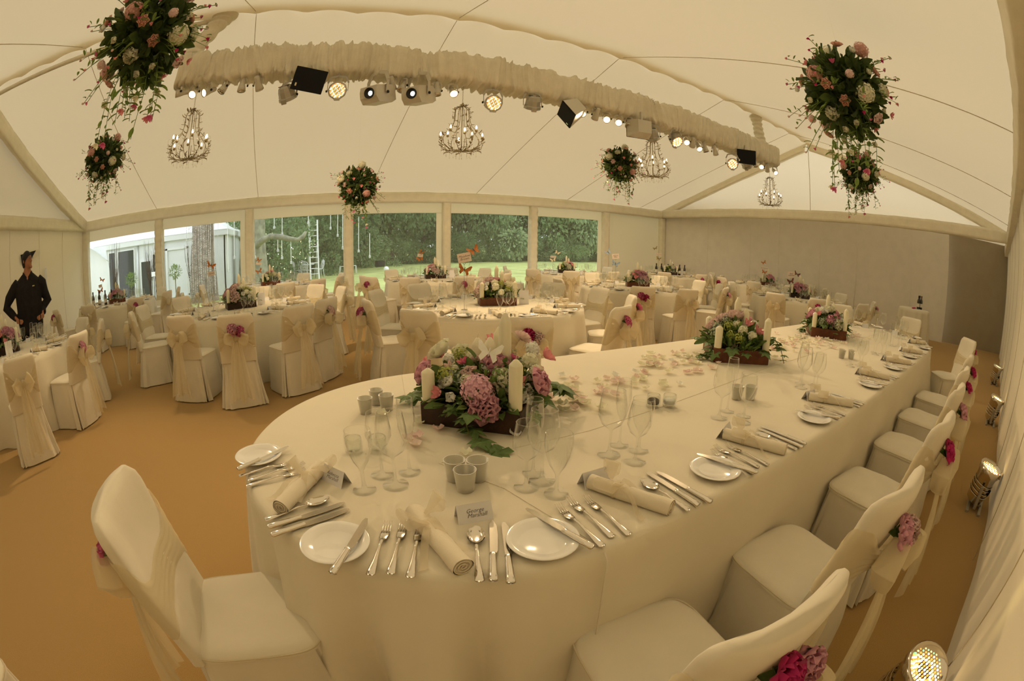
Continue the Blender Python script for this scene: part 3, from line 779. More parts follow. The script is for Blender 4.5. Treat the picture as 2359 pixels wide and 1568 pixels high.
# flower boxes of the head table
def dome_spec(seed, n, cols, L, dome, H=.088):
    r = random.Random(seed); out = []
    for i in range(n):
        q = math.sqrt((i+.5)/n)*.98; a = i*2.39996+seed
        kd, col, s_ = cols[i % len(cols)]
        out.append((kd, col, q*L*.54*math.cos(a), q*L*.54*math.sin(a), H+dome*(1-q*q*.72)+r.uniform(-.015, .02), s_*r.uniform(.85, 1.15)))
    return out
main = [('rose', 'cream', -.15, -.03, .235, 1.35), ('peony', 'pink', -.19, -.10, .175, .95), ('star', 'coral', -.155, -.02, .22, 1.0), ('star', 'coral', -.21, -.04, .185, .9), ('cup', 'white', -.07, -.155, .165, .9), ('cup', 'white', -.05, -.185, .12, .95),
        ('hydrangea', 'hydrangea', .03, -.17, .15, 1.25), ('peony', 'pink', .05, -.02, .255, 1.2), ('peony', 'pink', .06, -.20, .10, 1.15), ('peony', 'cream', .10, -.10, .185, 1.05), ('rose', 'pink', .20, -.05, .155, 1.3), ('star', 'coral', -.10, -.18, .13, .85),
        ('filler', 'greyleaf', -.04, -.09, .22, 1.35), ('stock', 'cream', -.06, .06, .26, 1.0), ('stock', 'cream', .16, .03, .215, 1.15), ('stock', 'white', .15, .11, .24, 1.1), ('star', 'coral', .20, .10, .215, 1.1), ('star', 'coral', -.01, .12, .275, 1.0),
        ('filler', 'lime', -.10, -.12, .185, 1.0), ('filler', 'lime', .02, .03, .265, 1.05), ('rose', 'pale', .10, .15, .27, .9), ('stock', 'white', -.20, .08, .225, 1.0), ('cup', 'white', .225, -.02, .13, .9), ('filler', 'leaf2', .08, -.10, .20, 1.2), ('stock', 'cream', .19, -.01, .19, .9),
        ('peony', 'pale', -.02, .19, .2, 1.0), ('rose', 'cream', -.15, .16, .19, 1.0), ('star', 'rose', .10, .02, .24, .6), ('star', 'rose', .04, -.06, .23, .55)]
BXA = math.radians(-40)
main = [(k, c, x_*1.07, y_*1.07, z_-.055 if math.hypot(x_, y_) < .10 else z_-.02 if math.hypot(x_, y_) < .15 else z_+.0, s_*.9) for k, c, x_, y_, z_, s_ in main]
main += [('star', 'pale', -.12, -.06, .19, .7), ('stock', 'white', -.17, .05, .19, .8), ('cup', 'white', .12, .06, .2, .7), ('star', 'coral', .16, -.09, .17, .6), ('stock', 'cream', -.02, -.14, .17, .8), ('filler', 'lime', .14, -.04, .19, .9), ('filler', 'lime', -.14, .1, .2, .9), ('filler', 'greyleaf', .07, .09, .21, 1.0), ('star', 'rose', -.06, -.05, .21, .6), ('stock', 'pale', .2, .05, .17, .8), ('cup', 'cream', .0, .17, .2, .8)]
main += dome_spec(9, 18, [('rose', 'pale', .75), ('cup', 'white', .8), ('stock', 'cream', .85), ('star', 'coral', .7), ('filler', 'lime', .8), ('rose', 'white', .85)], .36, .115)
c1 = centrepiece(.63, 1.555, BXA, 'largest flower box in the foreground with a white butterfly and pink hydrangea', 'flower boxes on the head table', 3, main, nf=220, dome=.14, L=.38, ivy=8)
# trailing ivy: each leaf its own piece
def trail(par, pts, n, seed, s_=1.0):
    r = random.Random(seed); P = [Vector(p) for p in pts]
    st = obj('ivy_stem', MB().tube(P, .0025, 5).mesh('ivy_stem', 'stem'), par)
    for i in range(n):
        f = (i+.6)/n*(len(P)-1); k = min(int(f), len(P)-2); p = P[k].lerp(P[k+1], f-k); a = r.uniform(0, 6.3)
        obj('ivy_leaf', IVYM, st, T(p.x, p.y, p.z+.004) @ R(a) @ R(r.uniform(-.5, .2), 'X') @ S(s_*r.uniform(.75, 1.3)))
trail(c1, [(-.02, -.19, .12), (.0, -.235, .07), (.03, -.27, .02), (.09, -.31, .008), (.17, -.335, .006)], 11, 4)
trail(c1, [(-.19, -.05, .12), (-.26, -.0, .07), (-.31, .02, .03), (-.335, -.01, .012)], 7, 5)
trail(c1, [(.19, .02, .13), (.25, .06, .12), (.29, .10, .09), (.29, .15, .05)], 9, 6, 1.15)
trail(c1, [(.02, -.13, .13), (-.05, -.2, .10), (-.08, -.215, .05)], 6, 9, .8)
bf = MB()
for s_ in (-1, 1):
    bf.add([(0, 0, 0), (s_*.012, 0, .014), (s_*.034, -.004, .034), (s_*.042, -.005, .030), (s_*.036, -.003, .006), (s_*.024, 0, -.002), (s_*.030, -.002, -.018), (s_*.020, -.002, -.030), (s_*.008, 0, -.012)], [(0, 1, 2, 3, 4, 5), (0, 5, 6, 7, 8)])
WING = bf
def butterfly_mesh(m): return bf.mesh('wings', m, False)
bfly = obj('butterfly', butterfly_mesh('white'), c1, T(.05, -.10, .27) @ R(-BXA*.2) @ R(-.35, 'X') @ R(.2, 'Y') @ S(1.15)); bfly['label'] = 'white paper butterfly on a wire'
obj('body', MB().tube([(0, -.002, .016), (0, -.003, 0), (0, -.002, -.014)], [.0014, .0022, .001], 5).mesh('body', 'card'), bfly)
G = 'pillar candles on the head table'
B1 = T(.63, 1.555, TZ) @ R(BXA)
for X, h, lab in [((-.165, -.165), .125, 'short candle on the front left corner of the foreground flower box'), ((.165, -.165), .185, 'candle on the front right corner of the foreground flower box'),
                  ((.165, .165), .14, 'candle hidden at the right rear corner of the foreground flower box'), ((-.165, .165), .12, 'candle at the rear left corner of the foreground flower box'),
                  ((.073, .03), .37, 'tallest candle in the middle of the foreground flower box'), ((.03, .10), .30, 'second tallest candle behind the tallest one in the foreground box'),
                  ((.02, .005), .275, 'candle left of the tallest one in the foreground box'), ((-.045, .05), .26, 'leftmost of the inner candles in the foreground box')]:
    candle(B1 @ T(*X, .0885 if abs(X[0]) > .1 else .02), .0245, h if abs(X[0]) > .1 else h+.015, lab, G)
c2s = dome_spec(2, 24, [('peony', 'pale', 1.1), ('stock', 'cream', 1.1), ('rose', 'pink', 1.0), ('filler', 'greyleaf', 1.1), ('star', 'coral', 1.0), ('peony', 'cream', 1.0), ('filler', 'lime', 1.0), ('cup', 'white', 1.0)], .38, .15)
c2 = centrepiece(2.45, 1.72, math.radians(-39), 'middle flower box on the head table with a blush peony', 'flower boxes on the head table', 4, c2s, wood='redwood', nf=200, dome=.15, ivy=14)
trail(c2, [(.17, -.1, .13), (.24, -.12, .16), (.28, -.16, .1), (.30, -.2, .02)], 8, 11)
trail(c2, [(-.16, -.1, .1), (-.22, -.14, .04), (-.28, -.16, .012)], 8, 12)
c3s = dome_spec(5, 22, [('peony', 'cream', 1.1), ('rose', 'pink', 1.1), ('stock', 'white', 1.1), ('star', 'coral', 1.0), ('filler', 'greyleaf', 1.1), ('cup', 'white', 1.0), ('peony', 'pink', 1.0)], .38, .15)
c3 = centrepiece(4.2, 1.80, math.radians(-55), 'farthest flower box on the head table among the clustered glasses', 'flower boxes on the head table', 5, c3s, wood='redwood', nf=180, dome=.15, ivy=14)
trail(c3, [(-.17, -.05, .1), (-.24, -.06, .06), (-.3, -.1, .012)], 8, 13)
for bx, by, ba, nm in ((2.45, 1.72, -39, 'middle'), (4.2, 1.80, -55, 'farthest')):
    BB = T(bx, by, TZ) @ R(math.radians(ba))
    for X, h, lab in [((-.165, -.165), .14, 'front left corner'), ((.165, -.165), .21, 'front right corner'), ((-.165, .165), .15, 'rear left corner'), ((.165, .165), .14, 'rear right corner'), ((.0, .03), .38, 'tallest one in the centre'), ((.055, -.0), .31, 'second tallest in the centre')]:
        candle(BB @ T(*X, .0885 if abs(X[0]) > .1 else .02), .0245, h, 'pillar candle, %s of the %s head-table flower box' % (lab, nm), G)

# votives, salt and pepper
for i, (x, y, lab) in enumerate([(.345, 1.085, 'left one of the three frosted votives in the foreground'), (.405, 1.06, 'right one of the three frosted votives in the foreground'), (.352, 1.018, 'front one of the three frosted votives in the foreground'),
                                 (.235, 1.80, 'rear frosted votive near the left rim of the head table'), (.175, 1.71, 'middle frosted votive near the left rim of the head table'), (.265, 1.72, 'right frosted votive near the left rim of the head table'),
                                 (1.72, 1.16, 'left frosted votive between glasses at the fourth place'), (1.78, 1.12, 'right frosted votive between glasses at the fourth place'),
                                 (3.3, 1.24, 'left frosted votive at the sixth place'), (3.37, 1.18, 'right frosted votive at the sixth place')]):
    spawn([('holder', VOTIVE, Matrix.Identity(4)), ('tealight', VWAX, Matrix.Identity(4))], 'votive', lab, 'votive', T(x, y, TZ), 'votives on the head table')
for x, y, k, lab in [(1.29, 1.30, 'pepper', 'glass pot of ground pepper in the middle of the head table'), (1.355, 1.265, 'salt', 'glass pot of salt in the middle of the head table'),
                     (.085, 1.36, 'pepper', 'left thick glass pot behind the glasses of the first place'), (.165, 1.345, 'salt', 'right thick glass pot behind the glasses of the first place')]:
    kit = [('pot', POT, Matrix.Identity(4))]
    if x > 1: kit.append((k, PEPPER if k == 'pepper' else SALT, Matrix.Identity(4)))
    spawn(kit, 'cruet_pot', lab, 'pot', T(x, y, TZ))

# rose petals strewn along the middle
pr = random.Random(5); PM = []
M['blush'] = mat('blush rose petal', (.95, .78, .70), .6, .08, 40, trans=(.95, .75, .66, .25))
for col in ('blush', 'cream', 'white', 'pale'):
    PM.append(MB().grid(4, 4, lambda u, v: ((u-.5)*.036*math.sin(PI*(.12+.8*v))**.6, (v-.5)*.034, .003+.012*((u-.5)**2*3+(v-.4)**2*1.5))).mesh('petal', col))
ONES = ['', 'first', 'second', 'third', 'fourth', 'fifth', 'sixth', 'seventh', 'eighth', 'ninth', 'tenth', 'eleventh', 'twelfth', 'thirteenth', 'fourteenth', 'fifteenth', 'sixteenth', 'seventeenth', 'eighteenth', 'nineteenth']
def ordinal(n):
    if n == 100: return 'hundredth'
    if n > 100: return 'hundred-and-'+ordinal(n-100)
    if n < 20: return ONES[n]
    t_ = n//10; return (['', '', 'twentieth', 'thirtieth', 'fortieth', 'fiftieth', 'sixtieth', 'seventieth', 'eightieth', 'ninetieth'][t_] if n % 10 == 0 else ['', '', 'twenty', 'thirty', 'forty', 'fifty', 'sixty', 'seventy', 'eighty', 'ninety'][t_]+'-'+ONES[n % 10])
spots = []
for i in range(300):
    f = pr.random(); x = .2+4.6*f**.85; yc_ = 1.50+.30*min(1, max(0, (x-.9)/1.0))-.03*max(0, x-2.5)
    y = yc_+pr.gauss(0, .12)
    if math.hypot(x-.63, y-1.555) < .25 or math.hypot(x-2.45, y-1.72) < .28 or math.hypot(x-4.2, y-1.8) < .28 or y < 1.0 or y > 2.1: continue
    if x < .4 and math.hypot(x-.5, y-1.4) > .6: continue
    spots.append((x, y, pr.choices([0, 1, 2, 3], [5, 6, 2, 1])[0]))
spots.sort(); cnt = [0]*4
for x, y, col in spots:
    cnt[col] += 1; nm = ['blush', 'cream', 'white', 'pink'][col]
    tag(obj('rose_petal', PM[col], None, T(x, y, TZ+.001+pr.uniform(0, .004)) @ R(pr.uniform(0, 6.3)) @ R(pr.uniform(-.15, .15), 'X') @ S(pr.uniform(1.0, 1.6))),
        '%s rose petal on the head table, %s of its colour from the round end' % (nm, ordinal(cnt[col])), 'petal', nm+' petals on the head table')

# ------------------------------------------------------------------ round tables
TABLES = {   # name: x, y, descriptor, detail
 'T1': (-4.05, 4.25, 'the leftmost table', 1), 'T2': (-4.65, 9.3, 'the far left corner table', 0), 'T3': (-1.02, 5.88, 'the Peacock table', 1), 'T4': (-.95, 9.6, 'the table behind the Peacock table', 0),
 'T5': (2.45, 8.75, 'the Apollo table', 1), 'T6': (1.97, 4.55, 'the Meadow Brown table', 2), 'T7': (6.05, 9.55, 'the Brimstone table', 0), 'T8': (5.30, 6.0, 'the Adonis Blue table', 1),
 'T9': (9.3, 9.1, 'the Swallowtail table', 0), 'T10': (10.35, 6.35, 'the Wall Brown table', 0), 'T11': (8.05, 4.15, 'the Red Admiral table', 1)}
SIDES = ['nearest', 'near right', 'right front', 'right rear', 'far right', 'farthest', 'far left', 'left rear', 'left front', 'near left']
def place_name(cx, cy, a):
    """side of the table as seen in the photo"""
    d = (a-math.atan2(-cy, -cx)) % (2*PI)
    return SIDES[int(d/(2*PI)*10+.5) % 10]
CHAIRS = {   # explicit chairs: angle round the table (deg), distance of the seat centre, flower colours
 'T1': [(-8, 1.22, ['pink']), (-42, 1.45, None), (62, 1.15, None), (30, 1.2, None), (-85, 1.3, None)],
 'T2': [(-88, 1.3, None), (-50, 1.5, ['rose']), (-122, 1.45, ['rose']), (-15, 1.3, None), (20, 1.3, None), (60, 1.25, None)],
 'T3': [(-82, 1.48, ['pink', 'rose']), (-107, 1.22, None), (-59, 1.42, None), (-41, 1.28, ['pale']), (172, 1.33, ['pink']), (200, 1.25, None), (140, 1.25, None), (45, 1.25, None), (85, 1.25, None), (14, 1.2, None)],
 'T4': [(10, 1.35, None), (-25, 1.4, None), (-52, 1.45, ['rose']), (-75, 1.5, None), (60, 1.2, None), (180, 1.3, None)],
 'T5': [(-150, 1.35, ['rose']), (-168, 1.25, None), (-120, 1.4, None), (-88, 1.4, ['rose']), (-45, 1.3, None), (-5, 1.3, None), (25, 1.25, None), (60, 1.25, None), (115, 1.25, None)],
 'T6': [(183, 1.15, ['rose', 'pink']), (-138, 1.25, None), (145, 1.20, None), (-105, 1.48, ['magenta', 'pale']), (-67, 1.30, ['rose']), (-30, 1.25, ['rose']), (35, 1.3, None), (4, 1.25, None), (70, 1.25, None), (110, 1.25, None)],
 'T7': [(-118, 1.35, None), (-150, 1.3, None), (-82, 1.4, None), (-40, 1.3, None), (10, 1.3, None), (60, 1.2, None), (150, 1.25, None)],
 'T8': [(-128, 1.35, ['rose', 'magenta']), (-105, 1.45, None), (-62, 1.35, ['pink']), (-8, 1.25, None), (30, 1.25, None), (172, 1.25, None), (85, 1.3, None), (-35, 1.3, None)],
 'T9': [(-140, 1.45, None), (-105, 1.4, ['rose']), (-70, 1.35, None), (-20, 1.2, None), (30, 1.2, None)],
 'T10': [(165, 1.35, ['magenta']), (-160, 1.4, None), (-125, 1.4, ['pink']), (-80, 1.4, None), (130, 1.3, None), (-30, 1.25, None)],
 'T11': [(-168, 1.3, None), (-140, 1.35, ['magenta']), (150, 1.3, ['pink']), (-105, 1.4, None), (105, 1.25, None), (-15, 1.25, None), (35, 1.25, None), (-65, 1.35, ['pink'])]}
cols = [('peony', 'cream', 1.0), ('rose', 'pink', 1.0), ('stock', 'cream', 1.0), ('star', 'coral', 1.0), ('peony', 'pale', 1.0), ('filler', 'lime', .8), ('peony', 'pink', .9), ('cup', 'white', 1.0)]
for ti, (tn, (cx, cy_, ds, det)) in enumerate(TABLES.items()):
    single('round_table', RT[ti % 3], 'round table with floor-length ivory cloth, '+ds, 'table', T(cx, cy_, 0) @ R(ti*.7), 'round tables')
    used = set()
    for ci, (ad, rr, fl) in enumerate(CHAIRS[tn]):
        a = math.radians(ad); hr = place_name(cx, cy_, a)
        if hr in used: hr = 'other '+hr
        used.add(hr)
        chair(cx+rr*math.cos(a), cy_+rr*math.sin(a), a+PI+.12*nz(ci, ti, 5), '%s%s covered chair %sat %s' % ('' if hr[0] == 'o' else 'the ', hr, 'with a peony ' if fl else '', ds), 'chairs round '+ds, fl)
    a0 = math.atan2(-cy_, -cx)
    for k in range(10):
        a = a0+2*PI*k/10; hr = place_name(cx, cy_, a)
        gl = [('red', .10, .36), ('wine', .15, .27), ('flute', .19, .40), ('goblet', .05, .30)] if det else [('red', .10, .36), ('wine', .15, .27), ('flute', .04, .42)]
        setting(cx+.96*math.cos(a), cy_+.96*math.sin(a), a+PI, "at the %s place of %s" % (hr, ds), 'on '+ds, det == 2, None, .3, 1, seed=ti*20+k, gl=gl)
    L = .40
    centrepiece(cx+.02, cy_, a0+PI/2+.15+.3*nz(ti, 1, 1), 'flower box with candles at the centre of '+ds, 'flower boxes on the round tables', 6+ti % 3, dome_spec(ti+3, 22 if det else 16, [(k_, c_, s2*1.15) for k_, c_, s2 in cols[ti % 4:]+cols[:ti % 4]], L, .17), L=L, W_=.28, nf=110, dome=.15, wood='redwood' if ti % 2 else 'darkwood', ivy=6 if det else 0)
    BB = T(cx+.02, cy_, TZ) @ R(a0+PI/2+.15+.3*nz(ti, 1, 1))
    for X, h, lab in [((.0, .03), .42, 'tallest'), ((.055, -.0), .36, 'second tallest'), ((-.18, -.12), .17, 'left corner'), ((.18, -.12), .18, 'right corner')]:
        candle(BB @ T(*X, .0885 if abs(X[0]) > .1 else .02), .024, h, 'ivory pillar candle, the %s one on %s' % (lab, ds), 'candles on the round tables')

# table-name signs with butterflies on wires
M['bf_orange'] = mat('orange butterfly', (.50, .17, .035), .6, .4, 60)
M['bf_blue'] = mat('blue butterfly', (.30, .38, .48), .6, .3, 60)
M['bf_dark'] = mat('dark butterfly', (.16, .05, .03), .6, .6, 60)
M['bf_cream'] = mat('cream butterfly', (.80, .70, .48), .6, .2, 60)
M['bf_yellow'] = mat('yellow black butterfly', (.35, .25, .09), .6, .8, 90)
BFM = {k: butterfly_mesh(k) for k in ('bf_orange', 'bf_blue', 'bf_dark', 'bf_cream', 'bf_yellow')}
BODY = MB().tube([(0, -.003, .018), (0, -.004, 0), (0, -.003, -.016)], [.0016, .0026, .0012], 5).mesh('body', 'ink')
def sign(tn, dx, dy, text, bm, seed, zc=.47, wc=.12, hc=.07, yawo=0, upper=(.07, .10), low=-.10, two=True):
    cx, cy_, ds, det = TABLES[tn]; x, y = cx+dx, cy_+dy
    a = math.atan2(-y, -x)+PI/2+yawo
    t = thing('table_sign', 'wire stem with name card and butterflies on '+ds, 'sign', T(x, y, TZ) @ R(a), 'table signs')
    obj('base', MB().lathe([(.001, .006), (.03, .006), (.032, .003), (.032, 0), (.001, 0)], 16).mesh('base', 'wire'), t)
    pts = [(0, 0, .004), (0, 0, .25), (0, 0, zc-hc/2-.02)]+[(.013*math.sin(q), 0, zc-hc/2-.007-.013*math.cos(q)) for q in [i*.7 for i in range(10)]]
    obj('wire_stem', MB().tube(pts, .0022, 5).mesh('wire_stem', 'wire'), t)
    obj('wire_stem', MB().tube([(.004, .004, .1), (.03, .012, zc*.6), (upper[0]*.8, .012, zc+upper[1]-.02), (upper[0], .0, zc+upper[1])], .0012, 4).mesh('wire_stem', 'wire'), t)
    c = obj('name_card', MB().cbox(-wc/2, wc/2, -.0008, .0008, -hc/2, hc/2, .0003).mesh('name_card', 'pinkcard', False), t, T(0, -.003, zc) @ R(-.12*((seed % 3)-1) if not yawo else -.18, 'Y'))
    if text: obj('lettering', text_mesh(text, hc*.36 if '\n' in text else wc*.2, 'ink', .3), c, T(0, -.0014, 0) @ R(PI/2, 'X'))
    b1 = obj('butterfly', BFM[bm], t, T(upper[0], -.004, zc+upper[1]) @ R(.5*(seed % 3-1)) @ R(-.6, 'X') @ R(.5*(-1)**seed, 'Y') @ S(1.65)); obj('body', BODY, b1)
    if two:
        b2 = obj('butterfly', BFM[bm], t, T(.0, -.006, zc+low) @ R(-.3*(-1)**seed, 'Y') @ R(-.3, 'X') @ S(1.75)); obj('body', BODY, b2)
sign('T6', -.46, -.28, 'Meadow\nBrown', 'bf_orange', 1, .53, .14, .095, .25, (.10, .07), -.125)
sign('T3', -.35, -.10, 'Peacock', 'bf_orange', 2, .47, .10, .055, 0, (-.0, .10), -.2, False)
sign('T5', -.30, -.05, 'Apollo', 'bf_orange', 0, .47, .11, .06, 0, (.02, .06), -.07)
sign('T7', -.40, -.05, 'Brimstone', 'bf_cream', 4, .40, .14, .05, 0, (.10, .10), -.08)
sign('T8', -.42, .10, 'Adonis\nBlue', 'bf_blue', 5, .52, .12, .085, 0, (-.13, .06), -.13)
sign('T9', -.42, .05, 'Swallowtail', 'bf_yellow', 3, .56, .18, .05, 0, (-.10, .16), -.12)
sign('T10', -.30, -.05, 'Wall Brown', 'bf_orange', 7, .44, .20, .06, 0, (-.02, .14), -.10)
sign('T11', -.22, .10, 'Red\nAdmiral', 'bf_dark', 2, .43, .15, .11, 0, (.12, .02), -.13)
sign('T4', -.20, -.20, None, 'bf_orange', 6, .47, .12, .05, 0, (.0, .07), -.16)
sign('T2', -.35, -.15, None, 'bf_orange', 8, .40, .09, .06, 0, (.05, .12), -.10)
# menu cards
MENU = MB().cbox(-.055, .055, -.0015, .0015, 0, .155, .0006)
MENUM = MENU.mesh('menu_card', 'card', False)
for tn, dx, dy in (('T6', .30, -.12), ('T5', .36, -.05), ('T3', .3, .1), ('T1', .28, -.2), ('T9', .42, -.1)):
    cx, cy_, ds, det = TABLES[tn]; a = math.atan2(-cy_-dy, -cx-dx)+PI/2
    single('menu_card', MENUM, 'tall blank menu card standing on '+ds, 'menu', T(cx+dx, cy_+dy, TZ) @ R(a+.3) @ R(-.05, 'X'), 'menu cards')
# wine bottles
BOT = MB().lathe([(.001, .004), (.034, 0), (.037, .004), (.037, .17), (.033, .20), (.016, .235), (.0145, .29), (.016, .292), (.016, .30), (.001, .30)], 16).mesh('bottle', mat('dark bottle glass', (.015, .012, .010), .08, spec=.6, coat=.5))
CAP = MB().lathe([(.0155, .25), (.0165, .25), (.0168, .302), (.001, .303)], 14).mesh('capsule', mat('black foil', (.03, .02, .02), .35))
LBL = MB().lathe([(.0375, .05), (.0376, .13)], 16).mesh('wine_label', mat('cream label', (.75, .70, .58), .7))
def bottle(x, y, z, lab, g):
    spawn([('glass_body', BOT, Matrix.Identity(4)), ('foil', CAP, Matrix.Identity(4)), ('wine_label', LBL, Matrix.Identity(4))], 'wine_bottle', lab, 'bottle', T(x, y, z), g)
for i in range(6): bottle(9.0+.13*i, 9.35-.11*i+.03*(i % 2), TZ, '%s wine bottle from the left on the Swallowtail table' % ONES[i+1], 'bottles on the Swallowtail table')
for i in range(4): bottle(-5.15+.15*i, 9.0+.05*i, TZ, '%s wine bottle from the left on the far left corner table' % ONES[i+1], 'bottles on the far left corner table')
# small side table with bottles by the grey partition
single('side_table', round_cloth(9, .42, .80, 12, .10).mesh('tablecloth', 'cloth'), 'small round side table in a cream cloth before the grey partition', 'table', T(10.95, 2.20, 0))
for i, (dx, dy) in enumerate(((.10, -.16), (.17, -.10), (.05, -.09))): bottle(10.95+dx, 2.20+dy, .80, '%s wine bottle on the small side table' % ['left', 'right', 'rear'][i], 'bottles on the side table')
CORK = MB().lathe([(.001, 0), (.012, 0), (.012, .02), (.001, .02)], 8, R(PI/2, 'X'))
for i in range(9):
    tag(obj('table_favour', CORK.mesh('table_favour', 'magenta'), None, T(10.72+.045*i, 2.12+.03*(i % 3)+.06, .812)), '%s small red favour from the left on the side table' % ONES[i+1], 'favour', 'red favours on the side table')

# ------------------------------------------------------------------ wrapped truss
TY = 5.34
M['lampwhite'] = mat('cream lamp housing', (.62, .57, .46), .45, spec=.4)
M['lampgrey'] = mat('silver grey lamp housing', (.44, .41, .34), .4, metal=.4)
M['black'] = mat('black grille', (.006, .006, .007), .8)
M['blackmetal'] = mat('black metal', (.03, .028, .025), .4, metal=.5)
M['chrome'] = mat('chrome', (.72, .66, .56), .14, metal=1)
M['lens_warm'] = emit('lit halogen lens', (1, .70, .36), 2.6)
M['lens_off'] = mat('lamp reflector', (.55, .50, .42), .15, metal=.9)
M['led_yellow'] = emit('yellow led', (1, .78, .18), 3.0)
M['led_white'] = emit('white led', (1, .92, .62), 5.0)
M['led_red'] = emit('red led', (1, .20, .03), 2.6)
M['led_green'] = emit('green led', (.25, .85, .30), 1.8)
M['bulb'] = emit('candle bulb', (1, .74, .42), 14)
M['champagne'] = mat('champagne gold metal', (.42, .35, .21), .45, metal=.5, var=.2, scale=40)
M['crystal'] = glassy('crystal', (.9, .88, .82), 1.6)
def truss_z(x): return 3.79-.012*(x+1.88) if x < 5 else 3.707+.012*(x-5)
def trussf(u, v):
    x = -1.90+10.85*u; th = 2*PI*v
    y, z = sel(th, .20, .215, .42)
    sl_ = x+.10*math.sin(th+1.3*nz(x*.8, 1, 1))*nz(x*.9, 4, 2)*2      # folds run aslant
    f1 = 1-abs(nz(sl_*9, th*.35, 1))*2.2; f2 = 1-abs(nz(sl_*21, th*.5, 6))*2.2
    rp = .046*max(0, f1)**2+.018*max(0, f2)**2-.03+.03*nz(sl_*2.6, th*.8, 5)
    big = .07*max(0, nz(x*1.15, 2, 3))*(1 if math.sin(th) > .1 else .2)
    k = 1+(rp+big)/.2
    return (x+.02*math.sin(th*1.5+x*5), TY+y*k, truss_z(x)+z*k)
tr = thing('lighting_truss', 'long lighting truss wrapped in ruched cream cloth under the ridge', 'truss')
mb = MB().grid(1100, 24, lambda u, v: trussf(u, v))
for xe in (0, 1):
    n0 = len(mb.v); ring = [trussf(xe, i/24) for i in range(24)]; c = (ring[0][0], TY, truss_z(ring[0][0]))
    mb.add(ring+[c], [(i, (i+1) % 24, 24) for i in range(24)])
obj('cloth_wrap', mb.mesh('cloth_wrap', 'trusscloth'), tr)
def wrap(pts, rad, name, seed, n=70):
    P = [Vector(p) for p in pts]
    def fn(u, v):
        f = v*(len(P)-1); k = min(int(f), len(P)-2); p = P[k].lerp(P[k+1], f-k); th = 2*PI*u
        q = rad*(1+.10*math.sin(v*40+2*nz(v*5, th, seed))+.12*nz(th, v*6, seed)+.35*(2*v-1)**2)
        return (p.x+q*math.cos(th), p.y+q*math.sin(th), p.z)
    obj(name, MB().grid(16, n, fn, True).mesh(name, 'trusscloth'), tr)
wrap([(-1.42, TY, 4.60), (-1.52, TY, 4.45), (-1.74, TY, 4.15), (-1.78, TY, 3.9)], .13, 'hanger_wrap', 1)
wrap([(8.27, TY, 4.58), (8.33, TY, 4.3), (8.40, TY, 3.95)], .11, 'hanger_wrap', 2)
cb = MB().tube([(-1.46, TY-.02, 4.52), (-2.6, TY-.15, 4.40), (-4.2, TY-.3, 4.28), (-6.2, TY-.45, 4.17)], .035, 8)
for i, p in enumerate(cb.v): cb.v[i] = (p[0], p[1]+.008*math.sin(p[0]*50), p[2]+.008*math.cos(p[0]*43))
tag(obj('wrapped_cable', cb.mesh('wrapped_cable', 'trusscloth')), 'cloth-wrapped cable running from the truss hanger to the left gable', 'cable')

# lamps: front is local -Y, origin at the clamp on the truss underside
def hexdots(rad, pitch):
    out = []; n = int(rad/pitch)+2
    for j in range(-n, n+1):
        for i in range(-n, n+1):
            x = (i+.5*(j % 2))*pitch; z = j*pitch*.866
            if math.hypot(x, z) < rad: out.append((x, z, (i+2*j) % 3))
    return out
I4 = Matrix.Identity(4)
SPOT_BODY = MB().lathe([(.001, -.12), (.028, -.12), (.034, -.10), (.034, -.03), (.040, -.02), (.052, .045), (.054, .07), (.050, .07), (.048, .05), (.001, .035)], 20, R(PI/2, 'X')).mesh('can', 'lampwhite')
SPOT_RIM = MB().lathe([(.051, .066), (.056, .066), (.056, .076), (.050, .076)], 20, R(PI/2, 'X')).mesh('rim', 'chrome')
LENS_ON = MB().lathe([(.001, .062), (.03, .060), (.049, .066)], 20, R(PI/2, 'X')).mesh('lens', 'lens_warm')
LENS_OFF = MB().lathe([(.001, .055), (.03, .056), (.049, .066)], 20, R(PI/2, 'X')).mesh('lens', 'lens_off')
def yoke_mesh(w_, h, m, t_=.006, d=.012):
    pts = [(-w_, 0, 0), (-w_, 0, h*.55), (-w_*.75, 0, h*.9), (0, 0, h), (w_*.75, 0, h*.9), (w_, 0, h*.55), (w_, 0, 0)]
    mb = MB()
    for a, b in zip(pts, pts[1:]):
        a = Vector(a); b = Vector(b); dd = (b-a); X = T(*a) @ dd.to_track_quat('Z', 'Y').to_matrix().to_4x4()
        mb.cbox(-t_/2, t_/2, -d, d, -.003, dd.length+.003, .001, X)
    mb.lathe([(.008, -.03), (.008, .035)], 8, T(0, 0, h+.02), True)
    return mb.mesh('yoke', m, False)
YOKE_S = yoke_mesh(.062, .11, 'lampwhite'); YOKE_P = yoke_mesh(.125, .20, 'lampgrey'); YOKE_X = yoke_mesh(.12, .25, 'lampwhite', .006, .02)
KNOB = MB().lathe([(.012, 0), (.016, .004), (.016, .014), (.008, .02), (.001, .02)], 10, R(PI/2, 'Y')).mesh('knob', 'blackmetal')
PAR_BODY = MB().lathe([(.001, -.15), (.06, -.15), (.085, -.13), (.10, -.08), (.105, -.01), (.115, .0), (.118, .04), (.105, .045), (.095, .04), (.001, .035)], 10, R(PI/2, 'X')).mesh('housing', 'lampgrey', False)
pv = MB()
pv.box(.02, .075, .148, .153, -.035, -.012)
PAR_VENT = pv.mesh('vent', 'blackmetal', False)
PAR_FLAP = MB().cbox(-.035, .035, -.06, .0, -.125, -.11, .003).mesh('clip', 'lampgrey', False)
LEDM = []
